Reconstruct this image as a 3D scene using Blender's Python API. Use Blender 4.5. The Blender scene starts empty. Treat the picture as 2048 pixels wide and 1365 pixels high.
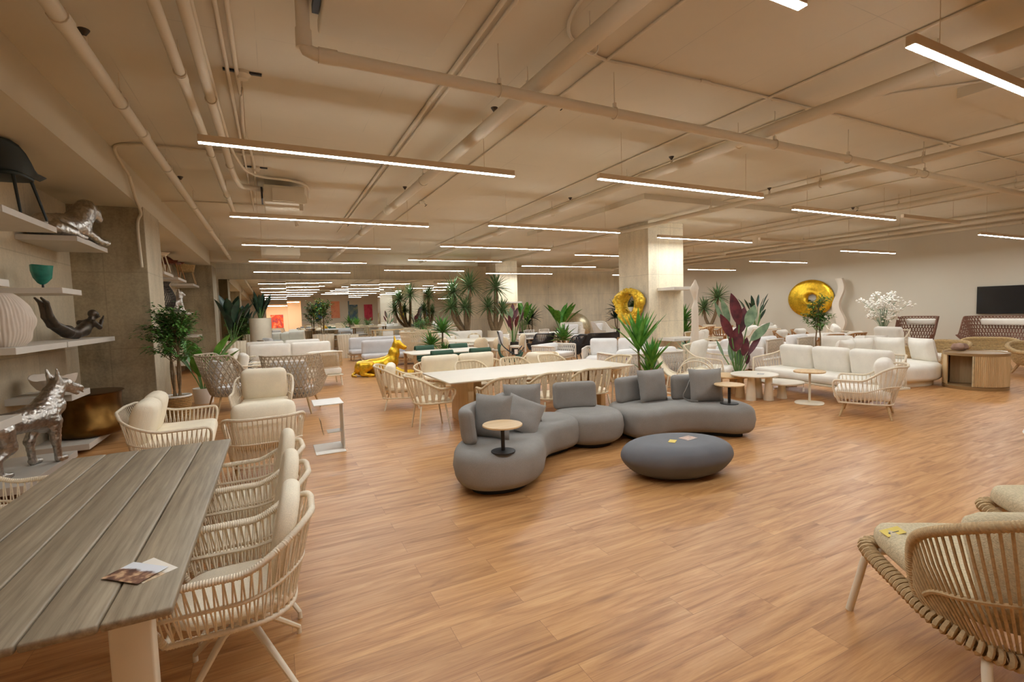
import bpy, math, random
import numpy as np
from mathutils import Vector, Matrix, noise
PI = math.pi
COL = bpy.context.scene.collection
V = Vector

# ------------------------------------------------------------------ mesh helpers
class MB:
    """vertex / face accumulator that becomes one mesh object"""
    def __init__(s): s.v = []; s.f = []
    def add(s, vs, fs, M=None):
        b = len(s.v)
        if M is not None: vs = [M @ V(p) for p in vs]
        s.v.extend([tuple(p) for p in vs]); s.f.extend([tuple(b + i for i in f) for f in fs])
        return s
    def box(s, c, d, M=None):
        x, y, z = c; a, b, e = d[0] / 2, d[1] / 2, d[2] / 2
        vs = [(x + i * a, y + j * b, z + k * e) for i in (-1, 1) for j in (-1, 1) for k in (-1, 1)]
        return s.add(vs, [(0, 1, 3, 2), (4, 6, 7, 5), (0, 4, 5, 1), (2, 3, 7, 6), (0, 2, 6, 4), (1, 5, 7, 3)], M)
    def rbox(s, c, d, r=.03, puff=0, n=3, M=None, axis=2):
        """rounded box; puff swells it along axis"""
        h = [d[0] / 2, d[1] / 2, d[2] / 2]; r = min(r, min(h) * .999)
        def line(k):
            a = h[k]; i = a - r
            L = [-a, -a + r * .35, -i] + [-i + 2 * i * q / n for q in range(1, n)] + [i, a - r * .35, a]
            return L
        ls = [line(k) for k in range(3)]; idx = {}; vs = []; fs = []
        def vert(p):
            key = (round(p[0], 5), round(p[1], 5), round(p[2], 5))
            if key in idx: return idx[key]
            q = [max(-(h[k] - r), min(h[k] - r, p[k])) for k in range(3)]
            e = [p[k] - q[k] for k in range(3)]; l = math.sqrt(sum(t * t for t in e)) or 1
            o = [q[k] + r * e[k] / l for k in range(3)]
            if puff:
                u = 1
                for k in range(3):
                    if k != axis: u *= max(0, 1 - (p[k] / h[k]) ** 2)
                o[axis] *= 1 + puff * u ** .6
            idx[key] = len(vs); vs.append((o[0] + c[0], o[1] + c[1], o[2] + c[2])); return idx[key]
        for k in range(3):
            a, b = (k + 1) % 3, (k + 2) % 3
            for sg in (-1, 1):
                for i in range(len(ls[a]) - 1):
                    for j in range(len(ls[b]) - 1):
                        quad = []
                        for (ii, jj) in ((i, j), (i + 1, j), (i + 1, j + 1), (i, j + 1)):
                            p = [0, 0, 0]; p[k] = sg * h[k]; p[a] = ls[a][ii]; p[b] = ls[b][jj]; quad.append(vert(p))
                        if sg < 0: quad.reverse()
                        if len(set(quad)) >= 3: fs.append(tuple(dict.fromkeys(quad)))
        return s.add(vs, fs, M)
    def tube(s, pts, r, n=8, closed=False, M=None, flat=1.0, nrm=None):
        pts = [V(p) for p in pts]; m = len(pts)
        if m < 2: return s
        rr = r if isinstance(r, (list, tuple)) else [r] * m
        T = []
        for i in range(m):
            if closed: t = pts[(i + 1) % m] - pts[i - 1]
            else: t = pts[min(i + 1, m - 1)] - pts[max(i - 1, 0)]
            T.append(t.normalized() if t.length > 1e-9 else V((0, 0, 1)))
        up = V((0, 0, 1)) if abs(T[0].z) < .9 else V((1, 0, 0))
        if nrm is not None: up = V(nrm)
        N = (up - T[0] * up.dot(T[0])).normalized(); vs = []
        for i in range(m):
            N = N - T[i] * N.dot(T[i])
            N = N.normalized() if N.length > 1e-6 else T[i].orthogonal().normalized()
            B = T[i].cross(N)
            for k in range(n):
                a = 2 * PI * (k + .5) / n
                vs.append(pts[i] + (N * math.cos(a) * flat + B * math.sin(a)) * rr[i])
        fs = []
        for i in range(m if closed else m - 1):
            for k in range(n):
                a, b = i * n + k, i * n + (k + 1) % n; j = ((i + 1) % m) * n
                fs.append((a, b, j + (k + 1) % n, j + k))
        if not closed:
            fs.append(tuple(range(n - 1, -1, -1))); fs.append(tuple((m - 1) * n + k for k in range(n)))
        return s.add(vs, fs, M)
    def cyl(s, p0, p1, r0, r1=None, n=12, M=None):
        return s.tube([p0, p1], [r0, r0 if r1 is None else r1], n, M=M)
    def lathe(s, prof, n=24, c=(0, 0, 0), M=None, sx=1, sy=1, cap=True):
        vs = []; fs = []
        for (r, z) in prof:
            for k in range(n):
                a = 2 * PI * k / n; vs.append((c[0] + r * math.cos(a) * sx, c[1] + r * math.sin(a) * sy, c[2] + z))
        m = len(prof)
        for i in range(m - 1):
            for k in range(n):
                fs.append((i * n + k, i * n + (k + 1) % n, (i + 1) * n + (k + 1) % n, (i + 1) * n + k))
        if cap:
            fs.append(tuple(range(n - 1, -1, -1))); fs.append(tuple((m - 1) * n + k for k in range(n)))
        return s.add(vs, fs, M)
    def slab(s, outline, z0, z1, r=.02, steps=4, r2=None, M=None, bulge=0):
        """closed plan outline extruded with rounded rims"""
        P = [V((p[0], p[1])) for p in outline]; m = len(P)
        area = sum(P[i].x * P[(i + 1) % m].y - P[(i + 1) % m].x * P[i].y for i in range(m))
        if area < 0: P.reverse()
        N = []
        for i in range(m):
            t = (P[(i + 1) % m] - P[i - 1]).normalized(); N.append(V((t.y, -t.x)))
        r2 = r if r2 is None else r2; prof = []
        for k in range(steps + 1):
            a = PI / 2 * k / steps; prof.append((r2 * (1 - math.sin(a)), z0 + r2 * (1 - math.cos(a))))
        if bulge: prof.append((-bulge, (z0 + z1) / 2))
        for k in range(steps + 1):
            a = PI / 2 * k / steps; prof.append((r * (1 - math.cos(a)), z1 - r * (1 - math.sin(a))))
        vs = []; fs = []
        for (o, z) in prof:
            for i in range(m):
                q = P[i] - N[i] * o; vs.append((q.x, q.y, z))
        for k in range(len(prof) - 1):
            for i in range(m):
                j = (i + 1) % m; fs.append((k * m + i, k * m + j, (k + 1) * m + j, (k + 1) * m + i))
        fs.append(tuple(range(m - 1, -1, -1))); b = (len(prof) - 1) * m; fs.append(tuple(b + i for i in range(m)))
        return s.add(vs, fs, M)
    def pillow(s, w, h, t, M=None, n=10, k=.055):
        """knife edge scatter cushion in the xz plane, thickness along y"""
        vs = []; fs = []; idx = {}
        for side in (-1, 1):
            for i in range(n + 1):
                for j in range(n + 1):
                    u, v = -1 + 2 * i / n, -1 + 2 * j / n
                    edge = i in (0, n) or j in (0, n)
                    if edge and side == 1: idx[(1, i, j)] = idx[(-1, i, j)]; continue
                    x = u * w / 2 * (1 - k * (1 - v * v)); z = v * h / 2 * (1 - k * (1 - u * u))
                    y = side * t / 2 * ((1 - u ** 4) * (1 - v ** 4)) ** .55
                    y += side * .008 * noise.noise(V((u * 3, v * 3, side * 2 + w * 9))) * (0 if edge else 1)
                    idx[(side, i, j)] = len(vs); vs.append((x, y, z))
            for i in range(n):
                for j in range(n):
                    q = [idx[(side, i, j)], idx[(side, i + 1, j)], idx[(side, i + 1, j + 1)], idx[(side, i, j + 1)]]
                    fs.append(tuple(q if side < 0 else q[::-1]))
        return s.add(vs, fs, M)
    def leaf(s, base, direc, L, w, droop=.3, n=6, up=(0, 0, 1), fold=.25, tipw=.0, shape=1.0, M=None):
        """a blade that starts at base, runs along direc and droops"""
        d = V(direc).normalized(); up = V(up); side = d.cross(up)
        if side.length < 1e-3: side = d.orthogonal()
        side.normalize(); p = V(base); vs = []; fs = []; step = L / n
        for i in range(n + 1):
            t = i / n; ww = w * (math.sin(PI * min(1, max(0.02, t ** shape * .96 + .03))) ** .8 + tipw * (1 - t))
            nrm = side.cross(d).normalized()
            vs += [p - side * ww / 2 + nrm * ww * fold, p, p + side * ww / 2 + nrm * ww * fold]
            d = (d + V((0, 0, -1)) * droop * step / L * 1.6).normalized(); p = p + d * step
        for i in range(n):
            a = i * 3; fs += [(a, a + 1, a + 4, a + 3), (a + 1, a + 2, a + 5, a + 4)]
        return s.add(vs, fs, M)
    def obj(s, name, mat, parent=None, smooth=True, angle=45, loc=None, rz=0):
        me = bpy.data.meshes.new(name); me.from_pydata(s.v, [], s.f); me.update()
        if smooth:
            me.polygons.foreach_set('use_smooth', [True] * len(me.polygons))
            try: me.set_sharp_from_angle(angle=math.radians(angle))
            except Exception: pass
        me.materials.append(mat)
        o = bpy.data.objects.new(name, me); COL.objects.link(o)
        if parent is not None: o.parent = parent
        if loc is not None: o.location = loc
        if rz: o.rotation_euler.z = rz
        return o

def tag(o, label, cat, group=None, kind=None):
    if label: o['label'] = label
    if cat: o['category'] = cat
    if group: o['group'] = group
    if kind: o['kind'] = kind
    return o
def thing(name, label, cat, loc=(0, 0, 0), rz=0, group=None):
    o = bpy.data.objects.new(name, None); COL.objects.link(o); o.empty_display_size = .1
    o.location = loc; o.rotation_euler.z = rz
    return tag(o, label, cat, group)
def struct(o): o['kind'] = 'structure'; return o
def place(o, loc, rz=0, s=None):
    o.location = loc; o.rotation_euler.z = rz
    if s: o.scale = (s, s, s) if not isinstance(s, tuple) else s
    return o
def dup(root, loc, rz=0, label=None, group=None, s=None):
    r = root.copy(); COL.objects.link(r); place(r, loc, rz, s)
    if label: r['label'] = label
    if group: r['group'] = group
    for ch in list(root.children):
        c = ch.copy(); COL.objects.link(c); c.parent = r
        for g in list(ch.children):
            d = g.copy(); COL.objects.link(d); d.parent = c
    return r
def spline(pts, n=8, closed=False):
    P = [V(p) for p in pts]; m = len(P); out = []
    for i in range(m if closed else m - 1):
        if closed: a, b, c, d = P[i - 1], P[i], P[(i + 1) % m], P[(i + 2) % m]
        else: a, b, c, d = P[max(i - 1, 0)], P[i], P[i + 1], P[min(i + 2, m - 1)]
        for k in range(n):
            t = k / n
            out.append(.5 * ((2 * b) + (c - a) * t + (2 * a - 5 * b + 4 * c - d) * t * t + (3 * b - a - 3 * c + d) * t ** 3))
    if not closed: out.append(P[-1])
    return out
def resample(pts, n, closed=False):
    P = [V(p) for p in pts]
    if closed: P = P + [P[0]]
    L = [0]
    for a, b in zip(P, P[1:]): L.append(L[-1] + (b - a).length)
    out = []; j = 0; tot = L[-1]
    for k in range(n):
        d = tot * k / (n if closed else n - 1)
        while j < len(P) - 2 and L[j + 1] < d: j += 1
        seg = L[j + 1] - L[j]; t = 0 if seg < 1e-9 else (d - L[j]) / seg
        out.append(P[j].lerp(P[j + 1], min(1, max(0, t))))
    return out
def path_at(P):
    """arc length sampler f(t), t in 0..1"""
    P = [V(p) for p in P]; L = [0]
    for a, b in zip(P, P[1:]): L.append(L[-1] + (b - a).length)
    tot = L[-1]
    def f(t):
        d = min(1, max(0, t)) * tot; lo, hi = 0, len(L) - 1
        while hi - lo > 1:
            m = (lo + hi) // 2
            if L[m] <= d: lo = m
            else: hi = m
        seg = L[hi] - L[lo]
        return P[lo].lerp(P[hi], (d - L[lo]) / seg if seg > 1e-9 else 0)
    f.length = tot
    return f
def superell(w, d, e=2.6, n=32, c=(0, 0)):
    out = []
    for k in range(n):
        a = 2 * PI * k / n; x, y = math.cos(a), math.sin(a)
        out.append((c[0] + w / 2 * math.copysign(abs(x) ** (2 / e), x), c[1] + d / 2 * math.copysign(abs(y) ** (2 / e), y)))
    return out
def TR(loc=(0, 0, 0), rx=0, ry=0, rz=0, s=1):
    return Matrix.Translation(loc) @ Matrix.Rotation(rz, 4, 'Z') @ Matrix.Rotation(ry, 4, 'Y') @ Matrix.Rotation(rx, 4, 'X') @ Matrix.Scale(s, 4)
def wrapped(mb, pts, r, pitch=.011, n=8, depth=.1):
    """a tube bound with cord: fine rings along its length"""
    f = path_at(pts); m = max(8, int(f.length / pitch)) * 2
    P = [f(i / m) for i in range(m + 1)]
    mb.tube(P, [r * (1 + (depth if i % 2 else -depth * .6)) for i in range(m + 1)], n)
def blob(name, segs, mat, voxel=.012, parent=None, smooth=2, k=.03, rough=0):
    """one continuous body: tapered capsules blended into a single skin (surface nets)"""
    A = np.array([[*p0, r0, *p1, r1] for (p0, r0, p1, r1) in segs], float); pad = voxel * 4 + k
    lo = np.minimum(A[:, 0:3] - A[:, 3:4], A[:, 4:7] - A[:, 7:8]).min(0) - pad; hi = np.maximum(A[:, 0:3] + A[:, 3:4], A[:, 4:7] + A[:, 7:8]).max(0) + pad
    n = np.ceil((hi - lo) / voxel).astype(int) + 1; F = np.full(tuple(n), .2); ax = [lo[i] + voxel * np.arange(n[i]) for i in range(3)]
    for (x0, y0, z0, r0, x1, y1, z1, r1) in A:
        a, b = np.array((x0, y0, z0)), np.array((x1, y1, z1)); m = max(r0, r1) + .1
        i0 = np.maximum(((np.minimum(a, b) - m - lo) / voxel).astype(int), 0); i1 = np.minimum(((np.maximum(a, b) + m - lo) / voxel).astype(int) + 2, n)
        X, Y, Z = np.meshgrid(*[ax[i][i0[i]:i1[i]] for i in range(3)], indexing='ij'); d = b - a; dd = max(d @ d, 1e-9)
        t = np.clip(((X - a[0]) * d[0] + (Y - a[1]) * d[1] + (Z - a[2]) * d[2]) / dd, 0, 1)
        D = np.sqrt((X - a[0] - t * d[0]) ** 2 + (Y - a[1] - t * d[1]) ** 2 + (Z - a[2] - t * d[2]) ** 2) - (r0 + (r1 - r0) * t)
        S = F[i0[0]:i1[0], i0[1]:i1[1], i0[2]:i1[2]]; h = np.maximum(k - np.abs(S - D), 0) / k; S[...] = np.minimum(S, D) - h * h * k * .25
    I = F < 0; cells = np.zeros(tuple(n - 1), int); acc = np.zeros(tuple(n - 1) + (3,)); cnt = np.zeros(tuple(n - 1))
    def sl(o): return tuple(slice(o[i], n[i] - 1 + o[i]) for i in range(3))
    for axis in range(3):
        o1, o2 = [q for q in range(3) if q != axis]
        for u in (0, 1):
            for v in (0, 1):
                oa = [0, 0, 0]; oa[o1] = u; oa[o2] = v; ob = list(oa); ob[axis] = 1
                c = np.nonzero(I[sl(oa)] != I[sl(ob)]); fa, fb = F[sl(oa)][c], F[sl(ob)][c]
                P = np.stack(c, 1) + np.array(oa, float); P[:, axis] += fa / (fa - fb); acc[c] += P; cnt[c] += 1
    on = cnt > 0; cells[on] = np.arange(on.sum()); Vv = acc[on] / cnt[on][:, None] * voxel + lo; faces = []
    for axis in range(3):
        o1, o2 = (axis + 1) % 3, (axis + 2) % 3
        s0 = [slice(1, n[i] - 1) for i in range(3)]; s0[axis] = slice(0, n[axis] - 1); s1 = list(s0); s1[axis] = slice(1, n[axis])
        a, b = I[tuple(s0)], I[tuple(s1)]
        for (cond, flip) in ((a & ~b, False), (~a & b, True)):
            idx = np.argwhere(cond)
            if not len(idx): continue
            idx += np.array([0 if i == axis else 1 for i in range(3)]); q = []
            for (u, v) in ((0, 0), (1, 0), (1, 1), (0, 1)):
                j = idx.copy(); j[:, o1] -= u; j[:, o2] -= v; q.append(cells[j[:, 0], j[:, 1], j[:, 2]])
            q = np.stack(q, 1); faces.append(q[:, ::-1] if flip else q)
    Fc = np.concatenate(faces); E = np.concatenate([Fc[:, [0, 1]], Fc[:, [1, 2]], Fc[:, [2, 3]], Fc[:, [3, 0]]])
    for it in range(smooth):
        s_ = np.zeros_like(Vv); c_ = np.zeros(len(Vv)); np.add.at(s_, E[:, 0], Vv[E[:, 1]]); np.add.at(c_, E[:, 0], 1); Vv = Vv * .5 + .5 * s_ / np.maximum(c_, 1)[:, None]
    me = bpy.data.meshes.new(name); me.from_pydata(Vv.tolist(), [], Fc.tolist()); me.update()
    if rough:
        nn = np.zeros(len(Vv) * 3); me.vertices.foreach_get('normal', nn)
        w = np.array([noise.noise(V(p) * 26) + .7 * noise.noise(V(p) * 55) for p in Vv]); me.vertices.foreach_set('co', (Vv + nn.reshape(-1, 3) * (rough * w)[:, None]).ravel()); me.update()
    me.polygons.foreach_set('use_smooth', [True] * len(me.polygons)); me.materials.append(mat)
    o = bpy.data.objects.new(name, me); COL.objects.link(o)
    if parent is not None: o.parent = parent
    return o
# ------------------------------------------------------------------ materials
def newmat(name):
    m = bpy.data.materials.new(name); m.use_nodes = True; nt = m.node_tree
    return m, nt, nt.nodes['Principled BSDF']
def nd(nt, typ, **kw):
    n = nt.nodes.new(typ)
    for k, v in kw.items():
        if k in n.inputs: n.inputs[k].default_value = v
        else: setattr(n, k, v)
    return n
def lk(nt, a, b): nt.links.new(a, b)
def mixcol(nt, fac, a, b, blend='MIX'):
    n = nt.nodes.new('ShaderNodeMix'); n.data_type = 'RGBA'; n.blend_type = blend
    for i, v in ((0, fac), (6, a), (7, b)):
        if hasattr(v, 'is_linked') or hasattr(v, 'links'): nt.links.new(v, n.inputs[i])
        else: n.inputs[i].default_value = v if not isinstance(v, tuple) else (*v, 1)[:4]
    return n.outputs[2]
def ramp(nt, fac, stops):
    n = nt.nodes.new('ShaderNodeValToRGB'); e = n.color_ramp.elements
    while len(e) < len(stops): e.new(.5)
    for i, (p, c) in enumerate(stops): e[i].position = p; e[i].color = (*c, 1) if len(c) == 3 else c
    if fac is not None: nt.links.new(fac, n.inputs[0])
    return n.outputs[0]
def coords(nt, scale=(1, 1, 1), rot=(0, 0, 0), kind='Object'):
    t = nt.nodes.new('ShaderNodeTexCoord'); mp = nt.nodes.new('ShaderNodeMapping')
    mp.inputs['Scale'].default_value = scale; mp.inputs['Rotation'].default_value = rot
    nt.links.new(t.outputs[kind], mp.inputs[0]); return mp.outputs[0]
def bump(nt, bs, h, strength=.2, dist=.01):
    b = nt.nodes.new('ShaderNodeBump'); b.inputs['Strength'].default_value = strength; b.inputs['Distance'].default_value = dist
    nt.links.new(h, b.inputs['Height']); nt.links.new(b.outputs[0], bs.inputs['Normal'])
def srgb(r, g, b):
    f = lambda c: (c / 255 / 12.92) if c / 255 <= .04045 else ((c / 255 + .055) / 1.055) ** 2.4
    return (f(r), f(g), f(b))
def plain(name, c, rough=.6, metal=0, var=.08, scale=6, bmp=0, bscale=40, spec=None, sheen=0):
    m, nt, bs = newmat(name); co = coords(nt)
    nz = nd(nt, 'ShaderNodeTexNoise', Scale=scale, Detail=4); lk(nt, co, nz.inputs[0])
    d = tuple(x * (1 - var) for x in c); l = tuple(min(1, x * (1 + var)) for x in c)
    lk(nt, ramp(nt, nz.outputs[0], [(.3, d), (.7, l)]), bs.inputs['Base Color'])
    bs.inputs['Roughness'].default_value = rough; bs.inputs['Metallic'].default_value = metal
    if spec is not None: bs.inputs['Specular IOR Level'].default_value = spec
    if sheen: bs.inputs['Sheen Weight'].default_value = sheen
    if bmp:
        n2 = nd(nt, 'ShaderNodeTexNoise', Scale=bscale, Detail=3); lk(nt, co, n2.inputs[0]); bump(nt, bs, n2.outputs[0], bmp, .004)
    return m
def fabric(name, c, weave=420, var=.10, bmp=.25):
    m, nt, bs = newmat(name); co = coords(nt)
    w1 = nd(nt, 'ShaderNodeTexWave', Scale=weave / 6.28, Distortion=1.5); w1.bands_direction = 'X'
    w2 = nd(nt, 'ShaderNodeTexWave', Scale=weave / 6.28, Distortion=1.5); w2.bands_direction = 'Z'
    nz = nd(nt, 'ShaderNodeTexNoise', Scale=weave * .5, Detail=2)
    n3 = nd(nt, 'ShaderNodeTexNoise', Scale=5, Detail=3)
    for n in (w1, w2, nz, n3): lk(nt, co, n.inputs[0])
    add = nd(nt, 'ShaderNodeMath', operation='ADD'); lk(nt, w1.outputs[1], add.inputs[0]); lk(nt, w2.outputs[1], add.inputs[1])
    d = tuple(x * (1 - var) for x in c); l = tuple(min(1, x * (1 + var)) for x in c)
    a = ramp(nt, nz.outputs[0], [(.35, d), (.65, l)])
    b = mixcol(nt, .35, a, ramp(nt, n3.outputs[0], [(.35, d), (.65, l)]))
    lk(nt, b, bs.inputs['Base Color']); bs.inputs['Roughness'].default_value = .92
    bs.inputs['Specular IOR Level'].default_value = .2
    bump(nt, bs, add.outputs[0], bmp, .0015); return m
def wood(name, c1, c2, rough=.45, scale=1.0, axis='Y', streak=18):
    m, nt, bs = newmat(name); sc = [streak * scale] * 3; sc['XYZ'.index(axis)] = 1.1 * scale
    co = coords(nt, tuple(sc)); nz = nd(nt, 'ShaderNodeTexNoise', Scale=1.6, Detail=6, Roughness=.65); lk(nt, co, nz.inputs[0])
    sc2 = [s * .12 for s in sc]; sc2['XYZ'.index(axis)] = .5
    n2 = nd(nt, 'ShaderNodeTexNoise', Scale=1.5, Detail=3); lk(nt, coords(nt, tuple(sc2)), n2.inputs[0])
    a = ramp(nt, nz.outputs[0], [(.3, c1), (.7, c2)])
    lk(nt, mixcol(nt, ramp(nt, n2.outputs[0], [(.4, (0, 0, 0)), (.75, (.5, .5, .5))]), a, tuple(x * .72 for x in c1)), bs.inputs['Base Color'])
    bs.inputs['Roughness'].default_value = rough; bump(nt, bs, nz.outputs[0], .08, .003); return m
def concrete(name, c, seams=True, dark=.55, panel=(1.22, 1.4), axis='X', paint=0):
    m, nt, bs = newmat(name); co = coords(nt)
    big = nd(nt, 'ShaderNodeTexNoise', Scale=.9, Detail=7, Roughness=.62); lk(nt, co, big.inputs[0])
    st = nd(nt, 'ShaderNodeTexNoise', Scale=1, Detail=6, Roughness=.6); lk(nt, coords(nt, (5, 5, .9)), st.inputs[0])
    fine = nd(nt, 'ShaderNodeTexNoise', Scale=26, Detail=5, Roughness=.7); lk(nt, co, fine.inputs[0])
    d = tuple(x * dark for x in c); l = tuple(min(1, x * 1.18) for x in c)
    a = ramp(nt, big.outputs[0], [(.36, d), (.5, c), (.63, l)])
    b = mixcol(nt, .45, a, ramp(nt, st.outputs[0], [(.36, d), (.5, c), (.64, l)]))
    b = mixcol(nt, .25, b, ramp(nt, fine.outputs[0], [(.38, d), (.6, l)]))
    hsum = fine.outputs[0]
    if seams:
        sx = nt.nodes.new('ShaderNodeSeparateXYZ'); lk(nt, co, sx.inputs[0]); masks = []
        for k, (src, per) in enumerate(((axis, panel[0]), ('Z', panel[1]))):
            md = nd(nt, 'ShaderNodeMath', operation='PINGPONG'); lk(nt, sx.outputs[src], md.inputs[0]); md.inputs[1].default_value = per / 2
            lt = nd(nt, 'ShaderNodeMath', operation='LESS_THAN'); lk(nt, md.outputs[0], lt.inputs[0]); lt.inputs[1].default_value = .009; masks.append(lt)
        mx = nd(nt, 'ShaderNodeMath', operation='MAXIMUM'); lk(nt, masks[0].outputs[0], mx.inputs[0]); lk(nt, masks[1].outputs[0], mx.inputs[1])
        ml = nd(nt, 'ShaderNodeMath', operation='MULTIPLY'); lk(nt, mx.outputs[0], ml.inputs[0]); ml.inputs[1].default_value = .3
        b = mixcol(nt, ml.outputs[0], b, tuple(x * .45 for x in c))
        holes = nd(nt, 'ShaderNodeTexVoronoi', Scale=1.0); lk(nt, coords(nt, (1 / panel[0], 1 / panel[0], 1.3 / panel[1])), holes.inputs[0])
        holes.inputs['Randomness'].default_value = .12
        hl = nd(nt, 'ShaderNodeMath', operation='LESS_THAN'); lk(nt, holes.outputs[0], hl.inputs[0]); hl.inputs[1].default_value = .018
        b = mixcol(nt, hl.outputs[0], b, tuple(x * .3 for x in c))
    lk(nt, b, bs.inputs['Base Color']); bs.inputs['Roughness'].default_value = .85
    bump(nt, bs, hsum, .25, .01); return m
def paintmat(name, c, var=.04):
    m, nt, bs = newmat(name); co = coords(nt)
    n1 = nd(nt, 'ShaderNodeTexNoise', Scale=.7, Detail=6, Roughness=.6); lk(nt, co, n1.inputs[0])
    n2 = nd(nt, 'ShaderNodeTexNoise', Scale=30, Detail=4); lk(nt, co, n2.inputs[0])
    d = tuple(x * (1 - var) for x in c); l = tuple(min(1, x * (1 + var)) for x in c)
    lk(nt, ramp(nt, n1.outputs[0], [(.3, d), (.7, l)]), bs.inputs['Base Color'])
    bs.inputs['Roughness'].default_value = .8; bump(nt, bs, n2.outputs[0], .12, .004); return m
def ceilmat():
    m, nt, bs = newmat('ceiling_paint'); co = coords(nt)
    c = srgb(210, 198, 174); n1 = nd(nt, 'ShaderNodeTexNoise', Scale=.5, Detail=6, Roughness=.6); lk(nt, co, n1.inputs[0])
    a = ramp(nt, n1.outputs[0], [(.3, tuple(x * .94 for x in c)), (.7, tuple(x * 1.04 for x in c))])
    sx = nt.nodes.new('ShaderNodeSeparateXYZ'); lk(nt, co, sx.inputs[0]); ms = []
    for s_, per, w in (('X', 1.22, .004), ('Y', 2.44, .003)):
        md = nd(nt, 'ShaderNodeMath', operation='PINGPONG'); lk(nt, sx.outputs[s_], md.inputs[0]); md.inputs[1].default_value = per / 2
        lt = nd(nt, 'ShaderNodeMath', operation='LESS_THAN'); lk(nt, md.outputs[0], lt.inputs[0]); lt.inputs[1].default_value = w; ms.append(lt)
    n2 = nd(nt, 'ShaderNodeTexNoise', Scale=1.3, Detail=3); lk(nt, co, n2.inputs[0])
    mx = nd(nt, 'ShaderNodeMath', operation='MAXIMUM'); lk(nt, ms[0].outputs[0], mx.inputs[0]); lk(nt, ms[1].outputs[0], mx.inputs[1])
    ml = nd(nt, 'ShaderNodeMath', operation='MULTIPLY'); lk(nt, mx.outputs[0], ml.inputs[0]); lk(nt, ramp(nt, n2.outputs[0], [(.45, (0, 0, 0)), (.6, (.5, .5, .5))]), ml.inputs[1])
    lk(nt, mixcol(nt, ml.outputs[0], a, tuple(x * .6 for x in c)), bs.inputs['Base Color'])
    bs.inputs['Roughness'].default_value = .85; return m
def floormat():
    m, nt, bs = newmat('plank_floor'); co = coords(nt)
    br = nt.nodes.new('ShaderNodeTexBrick'); lk(nt, co, br.inputs[0])
    br.offset = .37; br.inputs['Scale'].default_value = 1; br.inputs['Mortar Size'].default_value = .0012; br.inputs['Mortar Smooth'].default_value = .1
    br.inputs['Brick Width'].default_value = 1.25; br.inputs['Row Height'].default_value = .19; br.inputs['Bias'].default_value = 0
    br.inputs['Color1'].default_value = (0, 0, 0, 1); br.inputs['Color2'].default_value = (1, 1, 1, 1); br.inputs['Mortar'].default_value = (.5, .5, .5, 1)
    # shift the grain from plank to plank
    sc = nt.nodes.new('ShaderNodeVectorMath'); sc.operation = 'MULTIPLY_ADD'; lk(nt, br.outputs[0], sc.inputs[0]); sc.inputs[1].default_value = (37, 11, 5)
    mp = nt.nodes.new('ShaderNodeMapping'); lk(nt, co, mp.inputs[0]); mp.inputs['Scale'].default_value = (.55, 5.2, 1); lk(nt, mp.outputs[0], sc.inputs[2])
    g1 = nd(nt, 'ShaderNodeTexNoise', Scale=2.0, Detail=7, Roughness=.62, Distortion=1.3); lk(nt, sc.outputs[0], g1.inputs[0])
    mp2 = nt.nodes.new('ShaderNodeMapping'); lk(nt, sc.outputs[0], mp2.inputs[0]); mp2.inputs['Scale'].default_value = (1.2, 7, 1)
    g2 = nd(nt, 'ShaderNodeTexNoise', Scale=3, Detail=4, Roughness=.6); lk(nt, mp2.outputs[0], g2.inputs[0])
    a = ramp(nt, g1.outputs[0], [(.26, srgb(122, 74, 38)), (.42, srgb(180, 126, 74)), (.55, srgb(204, 151, 95)), (.72, srgb(222, 174, 118))])
    a = mixcol(nt, .3, a, ramp(nt, g2.outputs[0], [(.3, srgb(156, 104, 58)), (.7, srgb(224, 176, 120))]))
    kv = nt.nodes.new('ShaderNodeMapping'); lk(nt, sc.outputs[0], kv.inputs[0]); kv.inputs['Scale'].default_value = (1.5, .62, 1)
    ka = nt.nodes.new('ShaderNodeVectorMath'); ka.operation = 'MULTIPLY_ADD'; lk(nt, g1.outputs[1], ka.inputs[0]); ka.inputs[1].default_value = (.28, .28, 0); lk(nt, kv.outputs[0], ka.inputs[2])
    vo = nd(nt, 'ShaderNodeTexVoronoi', Scale=1.0); lk(nt, ka.outputs[0], vo.inputs[0])
    a = mixcol(nt, ramp(nt, vo.outputs[0], [(.0, (.7, .7, .7)), (.05, (.45, .45, .45)), (.15, (0, 0, 0))]), a, srgb(120, 76, 44))
    tone = ramp(nt, br.outputs[0], [(0, (.86, .84, .82)), (1, (1.0, 1.0, 1.0))])
    a = mixcol(nt, 1.0, a, tone, 'MULTIPLY')
    mk = nd(nt, 'ShaderNodeMath', operation='MULTIPLY'); lk(nt, br.outputs[1], mk.inputs[0]); mk.inputs[1].default_value = .55
    a = mixcol(nt, mk.outputs[0], a, srgb(90, 50, 28))
    lk(nt, a, bs.inputs['Base Color']); 
    rg = ramp(nt, g1.outputs[0], [(.3, (.42,) * 3), (.7, (.3,) * 3)]); lk(nt, rg, bs.inputs['Roughness'])
    bs.inputs['Specular IOR Level'].default_value = .4
    bump(nt, bs, g2.outputs[0], .05, .002); return m
def emis(name, c, s):
    m, nt, bs = newmat(name); bs.inputs['Base Color'].default_value = (.9, .9, .9, 1)
    bs.inputs['Emission Color'].default_value = (*c, 1); bs.inputs['Emission Strength'].default_value = s; return m
def leafmat(name, c1, c2, rough=.45):
    m, nt, bs = newmat(name); co = coords(nt); nz = nd(nt, 'ShaderNodeTexNoise', Scale=7, Detail=4); lk(nt, co, nz.inputs[0])
    lk(nt, ramp(nt, nz.outputs[0], [(.32, c1), (.68, c2)]), bs.inputs['Base Color'])
    bs.inputs['Roughness'].default_value = rough; return m
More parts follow.
